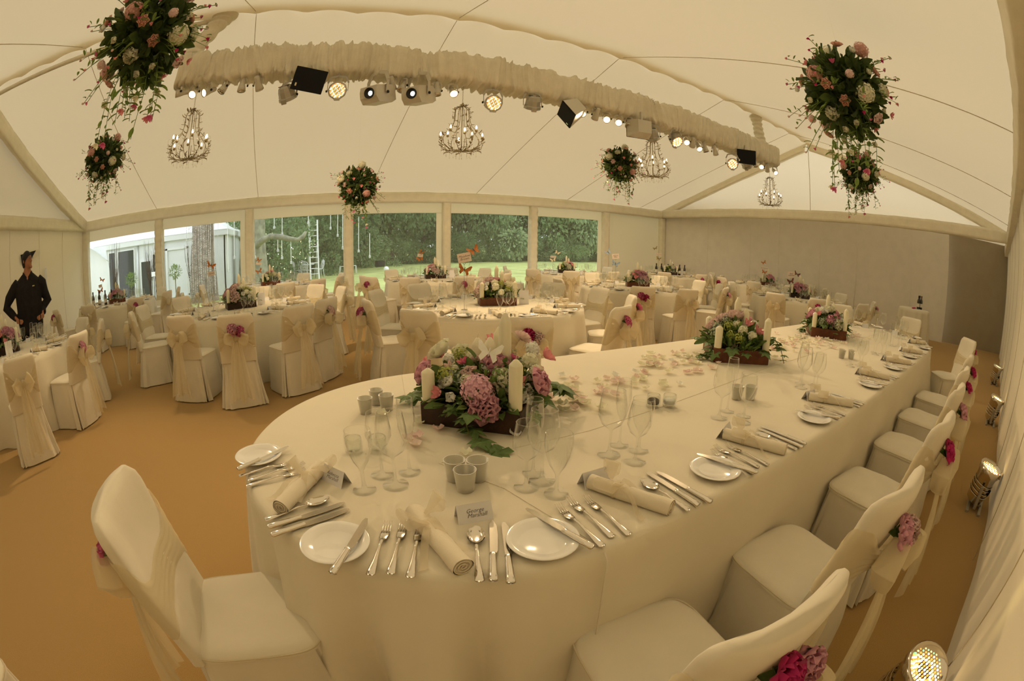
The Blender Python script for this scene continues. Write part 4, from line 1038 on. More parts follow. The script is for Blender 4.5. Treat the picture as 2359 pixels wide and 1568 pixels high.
for k, mk in enumerate(('led_white', 'led_yellow', 'led_red')):
    mb = MB()
    for x, z, c in hexdots(.088, .019):
        if c == k: mb.lathe([(.001, .047), (.005, .0455), (.0065, .041)], 6, R(PI/2, 'X') @ T(x, z, 0))
    LEDM.append(mb.mesh('leds', mk))
LED_BACK = MB().lathe([(.001, .038), (.095, .038)], 20, R(PI/2, 'X')).mesh('led_board', 'black')
PROJ = MB()
PROJ.add([(x, y, z) for x in (-.10, .10) for (y, z) in ((-.15, .02), (-.13, .075), (.12, .09), (.17, .05), (.17, -.07), (.10, -.10), (-.11, -.10), (-.15, -.04))],
         [tuple(range(8)), tuple(range(8, 16))[::-1]]+[(i, i+8, (i+1) % 8+8, (i+1) % 8) for i in range(8)])
PROJM = PROJ.mesh('housing', 'lampwhite', False)
PROJ_LENS = MB().lathe([(.05, .145), (.056, .15), (.056, .165), (.048, .165), (.045, .152), (.001, .150)], 20, R(PI/2, 'X') @ T(.02, 0, 0)).mesh('lens_tube', 'blackmetal')
PROJ_GLOW = MB().lathe([(.001, .1535), (.024, .1525)], 16, R(PI/2, 'X') @ T(.03, -.004, 0)).mesh('lens', emit('cold projector beam', (.75, .9, 1), 5))
SPK = MB().add([(-.15, -.02, -.11), (.15, -.02, -.11), (.15, -.02, .11), (-.15, -.02, .11), (-.09, .17, -.08), (.09, .17, -.08), (.09, .17, .08), (-.09, .17, .08)],
               [(0, 1, 2, 3), (5, 4, 7, 6), (4, 0, 3, 7), (1, 5, 6, 2), (3, 2, 6, 7), (4, 5, 1, 0)]).mesh('cabinet', 'lampwhite', False)
SPK_GR = MB().cbox(-.152, .152, -.035, -.018, -.112, .112, .004).mesh('grille', 'black', False)
SPK_BADGE = MB().box(-.12, -.105, -.0365, -.0345, -.075, -.045).mesh('badge', 'chrome', False)
SPK_BR = MB().cbox(-.012, .012, .06, .10, .07, .21, .003).mesh('bracket', 'lampwhite', False)
def aim(yaw_, pit): return R(yaw_) @ R(pit, 'X')
LIT = 0
def spot(x, dz, yaw_, pit, lit, lab, y=TY-.10):
    global LIT
    LIT += lit == 1
    z = truss_z(x)-.215
    X = T(x, y, z-.10-dz); A = aim(yaw_, pit)
    kit = [('yoke', YOKE_S, R(yaw_)), ('can', SPOT_BODY, A), ('rim', SPOT_RIM, A), ('lens', LENS_ON if lit else LENS_OFF, A), ('knob', KNOB, R(yaw_) @ T(.062, 0, 0))]
    t = spawn(kit, 'spot_lamp', lab, 'spotlight', X, 'spot lamps on the truss')
    if x in (-1.61, 1.66, 3.59, 4.70, 6.10, -.77, 3.83, 5.94):
        ld = bpy.data.lights.new('spot_bulb', 'SPOT'); ld.energy = 122 if lit == 1 else 140; ld.color = (1, .72, .42); ld.spot_size = 1.6; ld.spot_blend = .8; ld.shadow_soft_size = .08
        lo = bpy.data.objects.new('spot_bulb', ld); COL.objects.link(lo); lo.parent = t; lo.matrix_local = A @ T(0, -.16, 0) @ R(-PI/2, 'X')
def par(x, y, z, yaw_, pit, lit, lab, group='par lamps on the truss', yk=True):
    A = aim(yaw_, pit)
    kit = [('housing', PAR_BODY, A, [('vent', PAR_VENT, I4), ('vent', PAR_VENT, T(-.095, 0, 0)), ('clip', PAR_FLAP, I4), ('led_board', LED_BACK, I4)])]
    if lit: kit += [('leds', m_, A) for m_ in LEDM]
    if yk: kit += [('yoke', YOKE_P, R(yaw_)), ('knob', KNOB, R(yaw_) @ T(-.145, 0, 0) )]
    return spawn(kit, 'par_lamp', lab, 'stage lamp', T(x, y, z), group)
def speaker(x, y, z, yaw_, pit, rol, lab):
    A = aim(yaw_, pit) @ R(rol, 'Y')
    spawn([('cabinet', SPK, A), ('grille', SPK_GR, A, [('badge', SPK_BADGE, I4)]), ('bracket', SPK_BR, R(yaw_))], 'loudspeaker', lab, 'speaker', T(x, y, z) @ S(1.28), 'speakers on the truss')
def profile(x, y, z, yaw_, pit, lab):
    A = aim(yaw_, pit)
    spawn([('housing', PROJM, A, [('lens_tube', PROJ_LENS, I4), ('lens', PROJ_GLOW, I4)]), ('yoke', YOKE_X, R(yaw_)), ('knob', KNOB, R(yaw_) @ T(.12, 0, 0))], 'image_projector', lab, 'projector', T(x, y, z) @ S(1.22), 'projectors on the truss')
ordn = ['first', 'second', 'third', 'fourth', 'fifth', 'sixth', 'seventh', 'eighth', 'ninth', 'tenth', 'eleventh', 'twelfth', 'thirteenth', 'fourteenth', 'fifteenth', 'sixteenth', 'seventeenth', 'eighteenth', 'nineteenth', 'twentieth', 'twenty-first', 'twenty-second', 'twenty-third', 'twenty-fourth', 'twenty-fifth']
SP = [(-1.80, 0, -1.3, .1, 0), (-1.61, .02, -.2, .70, 1), (-1.42, .03, -.75, .45, 1), (-1.21, .0, -.9, 1.0, 0), (-.98, 0, .3, 1.45, 0), (-.77, -.0, 2.8, .75, 2), (.88, 0, 2.7, .8, 2), (1.02, .02, -.9, 1.1, 0), (1.45, .03, .2, 1.45, 0), (1.66, .03, .0, .75, 1),
      (3.59, .0, -.6, .8, 1), (3.83, -.0, 3.0, .75, 2), (4.02, .02, -.6, .5, 1), (4.25, .02, -.65, .5, 1), (4.45, 0, -.8, 1.0, 0), (4.70, .03, .25, .75, 1),
      (5.77, .03, -.7, .6, 1), (5.94, .03, 2.6, .8, 2), (6.10, .07, -.5, .8, 1), (6.28, .05, .6, 1.3, 0), (6.58, .05, 1.9, 1.0, 0), (7.97, .02, .2, 1.4, 0), (8.21, .03, -.9, .5, 1), (8.48, .03, 2.2, .8, 2), (8.80, .04, -.6, .6, 1)]
for i, (x, dz, yw, pt, lit) in enumerate(SP):
    spot(x, dz, yw, pt, lit, '%s cream spot lamp, %s from the left under the truss' % ('lit' if lit == 1 else 'averted', ordn[i]))
par(-.38, TY-.12, 3.27, 2.6, .9, 0, 'unlit grey par lamp half hidden behind the left black speaker')
par(.22, TY-.14, 3.32, -.12, .15, 1, 'lit amber par lamp right of the left black speaker')
par(2.19, TY-.14, 3.29, -.1, .25, 1, 'lit amber par lamp right of the second chandelier')
par(2.76, TY-.14, 3.34, 2.9, 1.0, 0, 'unlit grey par lamp seen from behind near the middle of the truss')
par(4.95, TY-.10, 3.28, 2.2, 1.0, 0, 'unlit grey par lamp above the third chandelier')
par(5.47, TY-.14, 3.31, -.1, .75, 1, 'tilted orange par lamp right of the third chandelier')
par(7.10, TY-.12, 3.22, -.85, .35, 1, 'lit par lamp below the right black speaker')
par(7.62, TY-.12, 3.30, 1.9, .8, 0, 'unlit par lamp right of the right black speaker')
speaker(-.14, TY-.26, 3.42, .12, .30, .18, 'black speaker tilted at the left of the truss')
speaker(3.32, TY-.14, 3.32, -1.75, .6, -.3, 'cream speaker seen from the side near the middle of the truss')
speaker(4.60, TY-.16, 3.32, 2.9, .0, 0, 'cream speaker seen from behind above the third chandelier')
speaker(7.37, TY-.28, 3.40, -.85, .12, .03, 'black speaker at the right end of the truss')
profile(.70, TY-.18, 3.27, -.8, .22, 'left one of two cream image projectors on the truss')
profile(1.20, TY-.18, 3.29, -.8, .22, 'right one of two cream image projectors on the truss')

# ------------------------------------------------------------------ chandeliers
cage = MB(); leaves = MB(); drops = MB(); cups = MB(); bulbs = MB()
prof = [(.012, .715), (.05, .705), (.092, .67), (.10, .60), (.105, .50), (.13, .42), (.19, .36), (.245, .30), (.265, .24), (.25, .17), (.17, .115), (.05, .095), (.012, .09)]
arms = []
for k in range(8):
    a = 2*PI*k/8
    pts = [Vector((r_*math.cos(a), r_*math.sin(a), z)) for r_, z in prof]
    if k % 1 == 0: cage.tube(pts, .0042, 5)
    rr = random.Random(k)
    for i, (p, q) in enumerate(zip(pts, pts[1:])):
        for f in ((.3, .8) if i > 6 else (.5,)):
            c = p.lerp(q, f); s_ = rr.uniform(.7, 1.2)
            leaves.put(LEAFS, T(*c) @ R(a-PI/2+rr.uniform(-1.3, 1.3)) @ R(rr.uniform(.2, 1.0), 'X') @ S(1.25*s_, 1.25*s_, -1.6*s_))
    for f in (.5,):
        b = a+PI/8
        cage.tube([(.03*math.cos(b), .03*math.sin(b), .10), (.16*math.cos(b), .16*math.sin(b), .09), (.25*math.cos(b), .25*math.sin(b), .13), (.27*math.cos(b), .27*math.sin(b), .20)], .004, 5)
        leaves.put(LEAF, T(.18*math.cos(b), .18*math.sin(b), .10) @ R(b-PI/2+.4) @ R(-.3, 'X') @ S(1.2))
    for rr_, zz in ((.29, .21), (.26, .10), (.19, .045), (.10, .03), (.12, .56), (.30, .28)):
        b = a+.2*rr_*10
        x, y = rr_*math.cos(b), rr_*math.sin(b)
        cage.tube([(x*.93, y*.93, zz+.06), (x, y, zz+.045), (x, y, zz+.02)], .0012, 4)
        drops.lathe([(.0005, -.03), (.006, -.018), (.0015, .0), (.004, .008), (.0005, .016)], 6, T(x, y, zz))
cage.tube([(0, 0, .715), (0, 0, .10)], .006, 6)
leaves.v += []
for k in range(7): leaves.put(LEAFS, T(0, 0, .715) @ R(k*.9) @ R(.2, 'X'))
CAGE = cage.mesh('frame', 'champagne'); LVS = leaves.mesh('metal_leaves', 'champagne'); DRP = drops.mesh('crystal_drops', 'crystal')
CUP = MB().lathe([(.001, -.012), (.008, -.012), (.018, .0), (.020, .012), (.010, .006), (.009, .03), (.001, .03)], 10).mesh('candle_cup', 'champagne')
BULB = MB().lathe([(.001, .03), (.008, .032), (.012, .045), (.009, .06), (.003, .075), (.001, .078)], 10).mesh('candle_bulb', 'bulb')
LINK = MB().tube([(.007*math.cos(q), 0, .013*math.sin(q)) for q in [i*PI/5 for i in range(11)]], .0016, 4, False).mesh('chain_link', 'champagne')
for i, (x, lab) in enumerate([(-1.61, 'leftmost crystal chandelier under the truss'), (1.83, 'second crystal chandelier from the left, alone under the truss'), (5.04, 'third crystal chandelier, overlapping a hanging flower ball'), (8.72, 'farthest crystal chandelier at the right end of the truss')]):
    kit = [('frame', CAGE, I4), ('metal_leaves', LVS, I4), ('crystal_drops', DRP, I4)]
    for k in range(8):
        a = 2*PI*k/8+PI/8; rr_ = .265 if k % 2 else .225; zz = .27 if k % 2 else .33
        kit.append(('candle_cup', CUP, T(rr_*math.cos(a), rr_*math.sin(a), zz), [('candle_bulb', BULB, I4)]))
    zt = truss_z(x)-.20; nl = max(2, int((zt-3.25)/.022))
    for k in range(nl): kit.append(('chain_link', LINK, T(0, 0, .725+(zt-3.25)*(k+.5)/nl) @ R(PI/2*(k % 2))))
    t = spawn(kit, 'chandelier', lab, 'chandelier', T(x, TY, 2.53) @ R(.2*i), 'chandeliers under the truss')

# ------------------------------------------------------------------ hanging flower balls
def sprig(mb, fb, a, el, L, r, droop=.25):
    d = Vector((math.cos(a)*math.cos(el), math.sin(a)*math.cos(el), math.sin(el)))
    p0 = d*.16; pts = [p0+d*L*f+Vector((0, 0, -droop*L*f*f)) for f in (0, .33, .66, 1)]
    mb.tube(pts, .0022, 4)
    for f in (.45, .65, .82, .95):
        p = pts[0].lerp(pts[3], f)+Vector((0, 0, .02))
        mb.put(LEAFS, T(*p) @ R(a+r.uniform(-1.5, 1.5)) @ R(r.uniform(-.5, .8), 'X') @ S(r.uniform(.6, 1.2)))
    return pts[3]
def ball_kit(seed):
    r = random.Random(seed); fol = MB(); spr = MB(); tr_ = MB(); kit = []
    for i in range(520):
        z = 1-2*(i+.5)/520; a = i*2.39996; q = math.sqrt(1-z*z); d = Vector((q*math.cos(a), q*math.sin(a), z))
        X = T(*(d*r.uniform(.13, .25))) @ d.to_track_quat('Y', 'Z').to_matrix().to_4x4() @ R(r.uniform(-.9, .9), 'X') @ R(r.uniform(-.9, .9)) @ R(r.uniform(0, 6), 'Y') @ S(r.uniform(1.1, 2.0))
        fol.put(LEAF, X)
    fl = [('hydrangea', 'cream', 1.5), ('rose', 'peach', 1.15), ('cup', 'cream', 1.1), ('star', 'coral', .9), ('hydrangea', 'dusky', 1.35), ('rose', 'peach', 1.0), ('star', 'magenta', .6), ('stock', 'pale', 1.1), ('rose', 'pale', 1.1), ('cup', 'white', 1.2), ('peony', 'cream', 1.1), ('star', 'coral', .9), ('rose', 'peach', 1.0), ('cup', 'cream', 1.1), ('star', 'rose', .8)]
    for i in range(44):
        z = .97-1.85*(i+.5)/44; a = i*2.39996+seed; q = math.sqrt(1-z*z); d = Vector((q*math.cos(a), q*math.sin(a), z))
        kd, col, s_ = fl[i % len(fl)]
        kit.append((kd, fmesh(kd, col, i % 2), T(*(d*r.uniform(.27, .34))) @ d.to_track_quat('Z', 'Y').to_matrix().to_4x4() @ S(s_*.82), [], '%s %s bloom' % (col, kd)))
    for i in range(44):
        a = r.uniform(0, 6.3); el = r.uniform(-.9, .8); p = sprig(spr, None, a, el, r.uniform(.20, .36), r)
        kd, col = [('star', 'magenta'), ('star', 'rose'), ('star', 'coral'), ('cup', 'pale')][i % 4]
        kit.append(('bud', fmesh(kd, col, i % 2), T(*p) @ R(r.uniform(0, 3), 'X') @ S(.36), [], 'small %s bud on a thin stem' % col))
    for i in range(14):
        a = i*.7+seed; q = r.uniform(.03, .19); L = r.uniform(.25, .52)
        pts = [Vector((q*math.cos(a), q*math.sin(a), -.15)), Vector((q*1.3*math.cos(a), q*1.3*math.sin(a), -.15-L*.5)), Vector((q*1.25*math.cos(a)+r.uniform(-.04, .04), q*1.25*math.sin(a), -.15-L))]
        tr_.tube(pts, .002, 4)
        for k in range(12):
            f = (k+.5)/12*2; m_ = min(int(f), 1); p = pts[m_].lerp(pts[m_+1], f-m_)
            tr_.put(LEAFS if k % 2 else LEAF, T(*p) @ R(r.uniform(0, 6.3)) @ R(r.uniform(-1.3, .2), 'X') @ S(r.uniform(.7, 1.1)))
        if i % 2: kit.append(('trailing_bloom', fmesh('star', ['cream', 'rose', 'coral'][i % 3], 0), T(*pts[2]) @ R(2.5, 'X') @ S(.7)))
        if i % 3 == 0: kit.append(('trailing_bloom', fmesh('cup', 'cream', 0), T(*pts[1]) @ R(2, 'X') @ S(.9)))
    core = MB().ball((0, 0, 0), .185, 14, 10)
    return [('moss_core', core.mesh('moss_core', 'leafdark'), I4), ('foliage', fol.mesh('foliage', 'leafdark'), I4), ('sprigs', spr.mesh('sprigs', 'leaf2'), I4), ('trailing_sprigs', tr_.mesh('trailing_sprigs', 'leaf2'), I4)]+kit
BK = [ball_kit(s) for s in (3, 8)]
def roof_z(y): return ZE+(ZR-ZE)*(1-abs(y-YR)/(YF-YR))
for i, (x, y, z, s_, lab) in enumerate([(-1.12, 2.33, 2.75, 1.0, 'large hanging flower ball cut by the top left edge of the photo'), (-3.15, 5.80, 2.95, 1.0, 'hanging flower ball left of the leftmost chandelier'), (.75, 7.35, 2.44, 1.05, 'hanging flower ball in front of the eave above the third window'),
                                        (4.95, 6.08, 2.90, 1.0, 'hanging flower ball partly behind the third chandelier'), (2.78, 1.01, 2.57, 1.0, 'large hanging flower ball at the upper right, nearest to the near wall'), (6.25, 2.18, 2.78, .95, 'small hanging flower ball just below the large right one')]):
    t = spawn(BK[i % 2], 'flower_ball', lab, 'flower ball', T(x, y, z) @ R(i*1.1) @ S(s_), 'hanging flower balls')
    for ch in t.children:
        if ch.name.startswith(('foliage', 'sprigs', 'trailing_sprigs')): ch['kind'] = 'stuff'
    obj('hanging_wire', MB().tube([(0, 0, .15), (0, 0, (roof_z(y)-z-.03)/s_)], .0006, 4).mesh('hanging_wire', 'crystal'), t)

# ------------------------------------------------------------------ chrome par lamps on the floor along the near wall
CH_BODY = MB().lathe([(.001, -.17), (.055, -.17), (.08, -.15), (.095, -.08), (.10, .06), (.112, .08), (.114, .12), (.102, .125), (.095, .10), (.001, .09)], 24, R(PI/2, 'X')).mesh('housing', 'chrome')
CH_RIBS = MB()
for k in range(4): CH_RIBS.lathe([(.1005, .0-.03*k), (.104, .004-.03*k), (.1005, .008-.03*k)], 24, R(PI/2, 'X'))
CH_RIBM = CH_RIBS.mesh('cooling_ribs', 'chrome')
CH_CLIP = MB().cbox(-.03, .03, -.14, -.10, -.135, -.105, .006).mesh('clip', 'chrome', False)
CH_VENT = MB().box(-.02, .02, .02, .06, -.105, -.097).mesh('vent', 'black', False)
LEDF = []
for k, mk in enumerate(('led_white', 'led_yellow', 'led_red', 'led_green')):
    mb = MB()
    for x, z, c in hexdots(.092, .0165):
        q = 3 if math.hypot(x, z) > .08 and c == 0 else c
        if q == k: mb.lathe([(.001, .101), (.004, .100), (.0055, .095)], 6, R(PI/2, 'X') @ T(x, z, 0))
    LEDF.append(mb.mesh('leds', mk))
LEDB = MB().lathe([(.001, .094), (.095, .094)], 20, R(PI/2, 'X')).mesh('led_board', 'black')
STAND = MB()
STAND.cbox(-.15, .15, -.075, -.045, 0, .02, .003); STAND.cbox(-.15, .15, .045, .075, 0, .02, .003); STAND.cbox(-.02, .02, -.06, .06, .015, .035, .003)
STANDM = STAND.mesh('stand', 'lampgrey', False)
FORKM = MB().cbox(-.125, -.117, -.015, .015, .03, .20, .002).cbox(.117, .125, -.015, .015, .03, .20, .002).cbox(-.125, .125, -.015, .015, .028, .038, .002).mesh('yoke', 'lampgrey', False)
for i, (x, y, lab) in enumerate([(1.33, -.255, 'nearest chrome par lamp on the carpet in the bottom right corner'), (3.45, -.265, 'second chrome par lamp on the carpet by the near wall'), (5.95, -.27, 'third chrome par lamp on the carpet by the near wall'), (8.75, -.27, 'farthest chrome par lamp on the carpet by the near wall')]):
    A = T(0, 0, .20) @ R(-.35) @ R(-PI/2+.22, 'X')
    t = spawn([('stand', STANDM, I4), ('yoke', FORKM, I4), ('knob', KNOB, T(.125, 0, .19)), ('housing', CH_BODY, A, [('cooling_ribs', CH_RIBM, I4), ('clip', CH_CLIP, I4), ('vent', CH_VENT, I4), ('led_board', LEDB, I4)])]+[('leds', m_, A) for m_ in LEDF],
              'floor_par_lamp', lab, 'stage lamp', T(x, y, 0), 'floor lamps along the near wall')
    if i > 0: continue
    ld = bpy.data.lights.new('amber_beam', 'SPOT'); ld.energy = 3.5; ld.color = (1, .80, .30); ld.spot_size = .5; ld.spot_blend = .7; ld.shadow_soft_size = .06
    lo = bpy.data.objects.new('amber_beam', ld); COL.objects.link(lo); lo.parent = t; lo.matrix_local = A @ T(0, -.13, 0) @ R(-PI/2, 'X')

for o in COL.objects:
    if o.name.split('.')[0] in ('leds', 'metal_leaves', 'crystal_drops', 'cooling_ribs'): o['kind'] = 'stuff'

# ------------------------------------------------------------------ the man in black by the left wall
M['blackcloth'] = mat('black jacket cloth', (.012, .010, .010), .85, .3, 20)
M['skin'] = mat('skin', (.42, .19, .10), .55, .08, 30, sss=.1)
M['hair'] = mat('dark hair', (.012, .009, .008), .6, .3, 80)
mb = MB()
def loft(secs, n=20):
    """secs: (cx, cy, z, half width, half depth)"""
    V = []; F = []
    for cx, cy_, z, a, b in secs:
        for i in range(n): V.append((cx+a*math.cos(2*PI*i/n), cy_+b*math.sin(2*PI*i/n), z))
    for j in range(len(secs)-1):
        for i in range(n): F.append((j*n+i, j*n+(i+1) % n, (j+1)*n+(i+1) % n, (j+1)*n+i))
    F.append(tuple(range(n))[::-1]); F.append(tuple(range((len(secs)-1)*n, len(secs)*n)))
    mb.add(V, F)
loft([(0, .0, .80, .205, .145), (0, 0, .90, .225, .165), (0, 0, 1.02, .23, .17), (0, -.01, 1.14, .23, .165), (0, 0, 1.28, .24, .16), (0, .01, 1.40, .245, .15), (0, .015, 1.49, .225, .12), (0, .02, 1.55, .15, .09), (0, .015, 1.60, .085, .075), (0, 0, 1.64, .062, .066), (0, -.005, 1.71, .058, .062)])
for s_ in (-1, 1):
    mb.tube([(s_*.10, 0, .98), (s_*.105, -.01, .75), (s_*.11, -.015, .50), (s_*.115, .01, .30), (s_*.115, .02, .09)], [.115, .10, .075, .068, .055], 14)
    mb.ball((s_*.12, -.05, .05), .06, 12, 8, (.85, 2.1, .85))
    ex = .43 if s_ < 0 else .34
    mb.tube([(s_*.175, .015, 1.47), (s_*.25, .03, 1.42), (s_*(ex-.06), .05, 1.30), (s_*ex, .05, 1.19), (s_*(ex-.10), .0, 1.10), (s_*.25, -.075, 1.03)], [.095, .09, .082, .075, .062, .046], 14)
    # hand on the hip: palm, four fingers forward, thumb back
    hx, hy, hz = s_*.235, -.095, 1.005
    mb.ball((hx, hy, hz), .045, 12, 8, (.55, .95, 1.0))
    for k in range(4):
        z0 = hz+.025-.017*k; L_ = (.075, .085, .08, .062)[k]
        mb.tube([(hx, hy-.02, z0), (hx-s_*.022, hy-.05, z0-.01), (hx-s_*(.03+L_*.5), hy-.075, z0-.02), (hx-s_*(.03+L_), hy-.075, z0-.026)], [.0105, .0105, .0095, .008], 8)
    mb.tube([(hx, hy+.02, hz+.03), (hx+s_*.005, hy+.05, hz+.035), (hx-s_*.005, hy+.085, hz+.03)], [.012, .011, .009], 8)
HY_ = math.radians(48)
HM = T(0, -.015, 1.755) @ R(HY_) @ R(-.12, 'X')
def headf(u, v):
    th = 2*PI*u; ph = PI*v; s_ = math.sin(ph)
    x = .077*s_*math.cos(th); y = .098*s_*math.sin(th); z = -.125*math.cos(ph)
    if z < 0: x *= 1-.22*(-z/.125)**1.5; y = y*(1-.12*(-z/.125))-.012*(-z/.125)
    return (x, y, z)
hd = MB().grid(24, 16, headf, True); mb.put(hd, HM)
fa = MB()
fa.tube([(0, -.086, .028), (0, -.103, .0), (0, -.116, -.022), (0, -.098, -.032)], [.010, .012, .015, .012], 8)      # nose
fa.tube([(-.03, -.082, .042), (0, -.096, .044), (.03, -.082, .042)], .010, 6)                                        # brow
fa.tube([(-.022, -.088, -.062), (0, -.097, -.064), (.022, -.088, -.062)], .008, 6)                                   # lips
fa.ball((0, -.086, -.098), .026, 10, 6)                                                                              # chin
for s_ in (-1, 1): fa.ball((s_*.080, .005, -.005), .026, 8, 6, (.45, .75, 1.15))
mb.put(fa, HM)
tmp = bpy.data.objects.new('tmp', mb.mesh('tmp')); COL.objects.link(tmp)
rm = tmp.modifiers.new('r', 'REMESH'); rm.mode = 'VOXEL'; rm.voxel_size = .0095; rm.use_smooth_shade = True
sm = tmp.modifiers.new('s', 'SMOOTH'); sm.factor = .5; sm.iterations = 2
body = bpy.data.meshes.new_from_object(tmp.evaluated_get(bpy.context.evaluated_depsgraph_get())); bpy.data.objects.remove(tmp)
body.name = 'body'; body.materials.clear(); body.materials.append(M['blackcloth']); body.materials.append(M['skin'])
for p in body.polygons:
    c = p.center
    hand = abs(c.z-1.0) < .07 and .10 < abs(c.x) < .28 and c.y < -.10 and (abs(c.x) > .20 or c.y < -.168)
    vneck = c.z > 1.50 and c.y < -.03 and abs(c.x) < (c.z-1.50)*.55
    p.material_index = 1 if c.z > 1.612 or hand or vneck else 0
pm = thing('person', 'man in a black jacket standing hands on hips by the left wall', 'person', T(-4.46, 5.48, 0) @ R(math.atan2(5.48, -4.46)+PI+PI/2-.06) @ S(1.005))
obj('body', body, pm)
hr = MB()
def hairf(u, v):
    th = 2*PI*u; ph = PI*(.18+.82*v); s_ = math.sin(ph)
    fr = max(0, -math.sin(th))                      # front
    lim = -.62+1.02*fr**.6
    z = max(-math.cos(ph), lim)
    k = math.sqrt(max(0, 1-z*z))
    return (.086*k*math.cos(th), .107*k*math.sin(th)+.004, .134*z+.004+.006*nz(th*3, v*5, 1))
obj('hair', MB().grid(28, 10, hairf, True).mesh('hair', 'hair'), pm, HM)
for s_ in (-1, 1):
    e = obj('eye', MB().ball((0, 0, 0), .0105, 10, 7).mesh('eye', mat('eye white', (.7, .66, .6), .3)), pm, HM @ T(s_*.031, -.083, .022))
    obj('iris', MB().ball((0, -.006, 0), .0058, 8, 6).mesh('iris', 'hair'), e)
gl_ = MB()
for s_ in (-1, 1): gl_.tube([(s_*.033+.021*math.cos(q), -.104, .022+.016*math.sin(q)) for q in [i*PI/6 for i in range(13)]], .0016, 5, False); gl_.tube([(s_*.054, -.102, .026), (s_*.082, -.04, .026), (s_*.086, .01, .02)], .0016, 5)
gl_.tube([(-.012, -.106, .026), (.012, -.106, .026)], .0016, 5)
obj('glasses', gl_.mesh('glasses', 'blackmetal'), pm, HM)
co = MB()
for s_ in (-1, 1): co.grid(4, 3, lambda u, v, s_=s_: (s_*(.012+.075*u), -.075+.065*u*u-.022*v, 1.545+.075*u-.045*v*(1-u*.4)))
obj('collar', co.mesh('collar', 'blackcloth'), pm)
obj('chest_badge', MB().cbox(.085, .125, -.150, -.142, 1.405, 1.42, .002).mesh('chest_badge', mat('pale embroidered badge', (.55, .50, .25), .8), False), pm)
nt = tag(obj('wall_notice', MB().cbox(-.05, .05, -.002, .002, -.12, .12, .001).mesh('wall_notice', 'card', False), None, T(XL+.07, 8.82, 1.62) @ R(PI/2) @ R(-.06, 'Y')), 'small white paper notice hanging on the left wall beside the man', 'notice')

# ------------------------------------------------------------------ outside
M['grass'] = mat('lawn grass', (.46, .50, .19), .95, .25, .8, .5, 60, spec=.05)
M['bark'] = mat('tree bark', (.26, .21, .17), .95, .45, 6, .8, 30)
M['bark2'] = mat('mossy bark', (.28, .28, .20), .95, .4, 5, .8, 25)
for k, c in enumerate([(.16, .24, .11), (.22, .32, .15), (.30, .41, .20), (.38, .48, .27)]):
    M['tree%d' % k] = mat('woodland leaves %d' % k, c, .7, .3, 1.2, trans=(*[min(1, q*1.3) for q in c], .4))
M['whitetent'] = mat('white marquee cloth', (.80, .82, .82), .6, .03, 2)
M['whitepaint'] = mat('white painted metal', (.85, .86, .85), .4)
M['alu'] = mat('aluminium', (.72, .74, .75), .35, metal=.6)
M['doorglass'] = mat('dark door glass', (.02, .03, .03), .08, spec=.6)
gd = MB().grid(60, 50, lambda u, v: (-45+115*u, 11.25+58*v, -.03+.10*nz((-45+115*u)*.06, (11+58*v)*.06, 1)+max(0, (v-.45))**2*4))
struct('ground', gd.mesh('ground', 'grass'), 'green lawn outside the windows')
def crown(seed, rx, rz, n, ls, flat=1.0):
    r = random.Random(seed); m_ = MB()
    L4 = leaf_mb(ls, ls*.75, .25, 2)
    lobes = [(Vector((r.gauss(0, .5), r.gauss(0, .5), r.uniform(-.75, .8))), r.uniform(.28, .5)) for _ in range(26)]
    for i in range(n):
        c, q = lobes[i % len(lobes)]
        d = Vector((r.gauss(0, 1), r.gauss(0, 1), r.gauss(0, 1))).normalized()
        p = c+d*q*r.uniform(.6, 1)
        X = T(p.x*rx, p.y*rx, p.z*rz) @ d.to_track_quat('Y', 'Z').to_matrix().to_4x4() @ R(r.uniform(-1.2, .3), 'X') @ R(r.uniform(0, 6), 'Y') @ S(r.uniform(.6, 1.4))
        m_.put(L4, X)
    return m_
CR = [crown(s, 1, 1, 7000, .06) for s in (1, 2, 3)]
CRM = {(i, k): CR[i].mesh('crown', 'tree%d' % k) for i in range(3) for k in range(4)}
TRK = MB().tube([(0, 0, -.2), (.05, 0, 2), (-.05, .05, 5), (.1, 0, 9)], [.28, .22, .18, .10], 9).mesh('trunk', 'bark')
TRK2 = MB().tube([(0, 0, -.2), (.1, 0, 2), (.35, .05, 5), (.9, 0, 9)], [.26, .21, .17, .10], 9).mesh('trunk', 'bark2')
tr_r = random.Random(3)
def tree(x, y, rx, rz, zc, ci, k, lab, trunk=TRK, g='trees at the edge of the wood', ts=1.0):
    t = thing('woodland_tree', lab, 'tree', T(x, y, 0), g)
    obj('trunk', trunk, t, S(ts))
    c = obj('crown', CRM[ci, k], t, T(0, 0, zc) @ R(tr_r.uniform(0, 6)) @ S(rx, rx, rz)); c['kind'] = 'stuff'
WT = [(-9, 30, 4.2, 4.5, 5.0, 0, 0), (-4.5, 31, 4.0, 4.8, 5.0, 1, 1), (-.5, 33, 4.0, 4.6, 4.6, 2, 0), (3.2, 35, 4.2, 4.8, 4.6, 0, 1), (6.6, 37, 4.0, 4.8, 5.0, 1, 0), (9.8, 38.5, 4.2, 5.0, 4.8, 2, 1), (13.5, 40.0, 4.4, 5.2, 5.4, 0, 2), (17.0, 41.0, 4.4, 5.0, 5.0, 1, 3), (20.5, 42.5, 4.4, 4.8, 4.6, 2, 0),
      (24.0, 40.5, 4.4, 5.0, 5.0, 0, 2), (27.5, 40.0, 4.4, 5.2, 4.8, 1, 3), (31, 40, 4.6, 5.0, 5.0, 2, 2), (35, 40, 4.6, 5.0, 5.0, 0, 1), (39, 39, 4.6, 5.0, 5.0, 1, 2), (-14, 30, 4.4, 5, 5, 2, 1)]
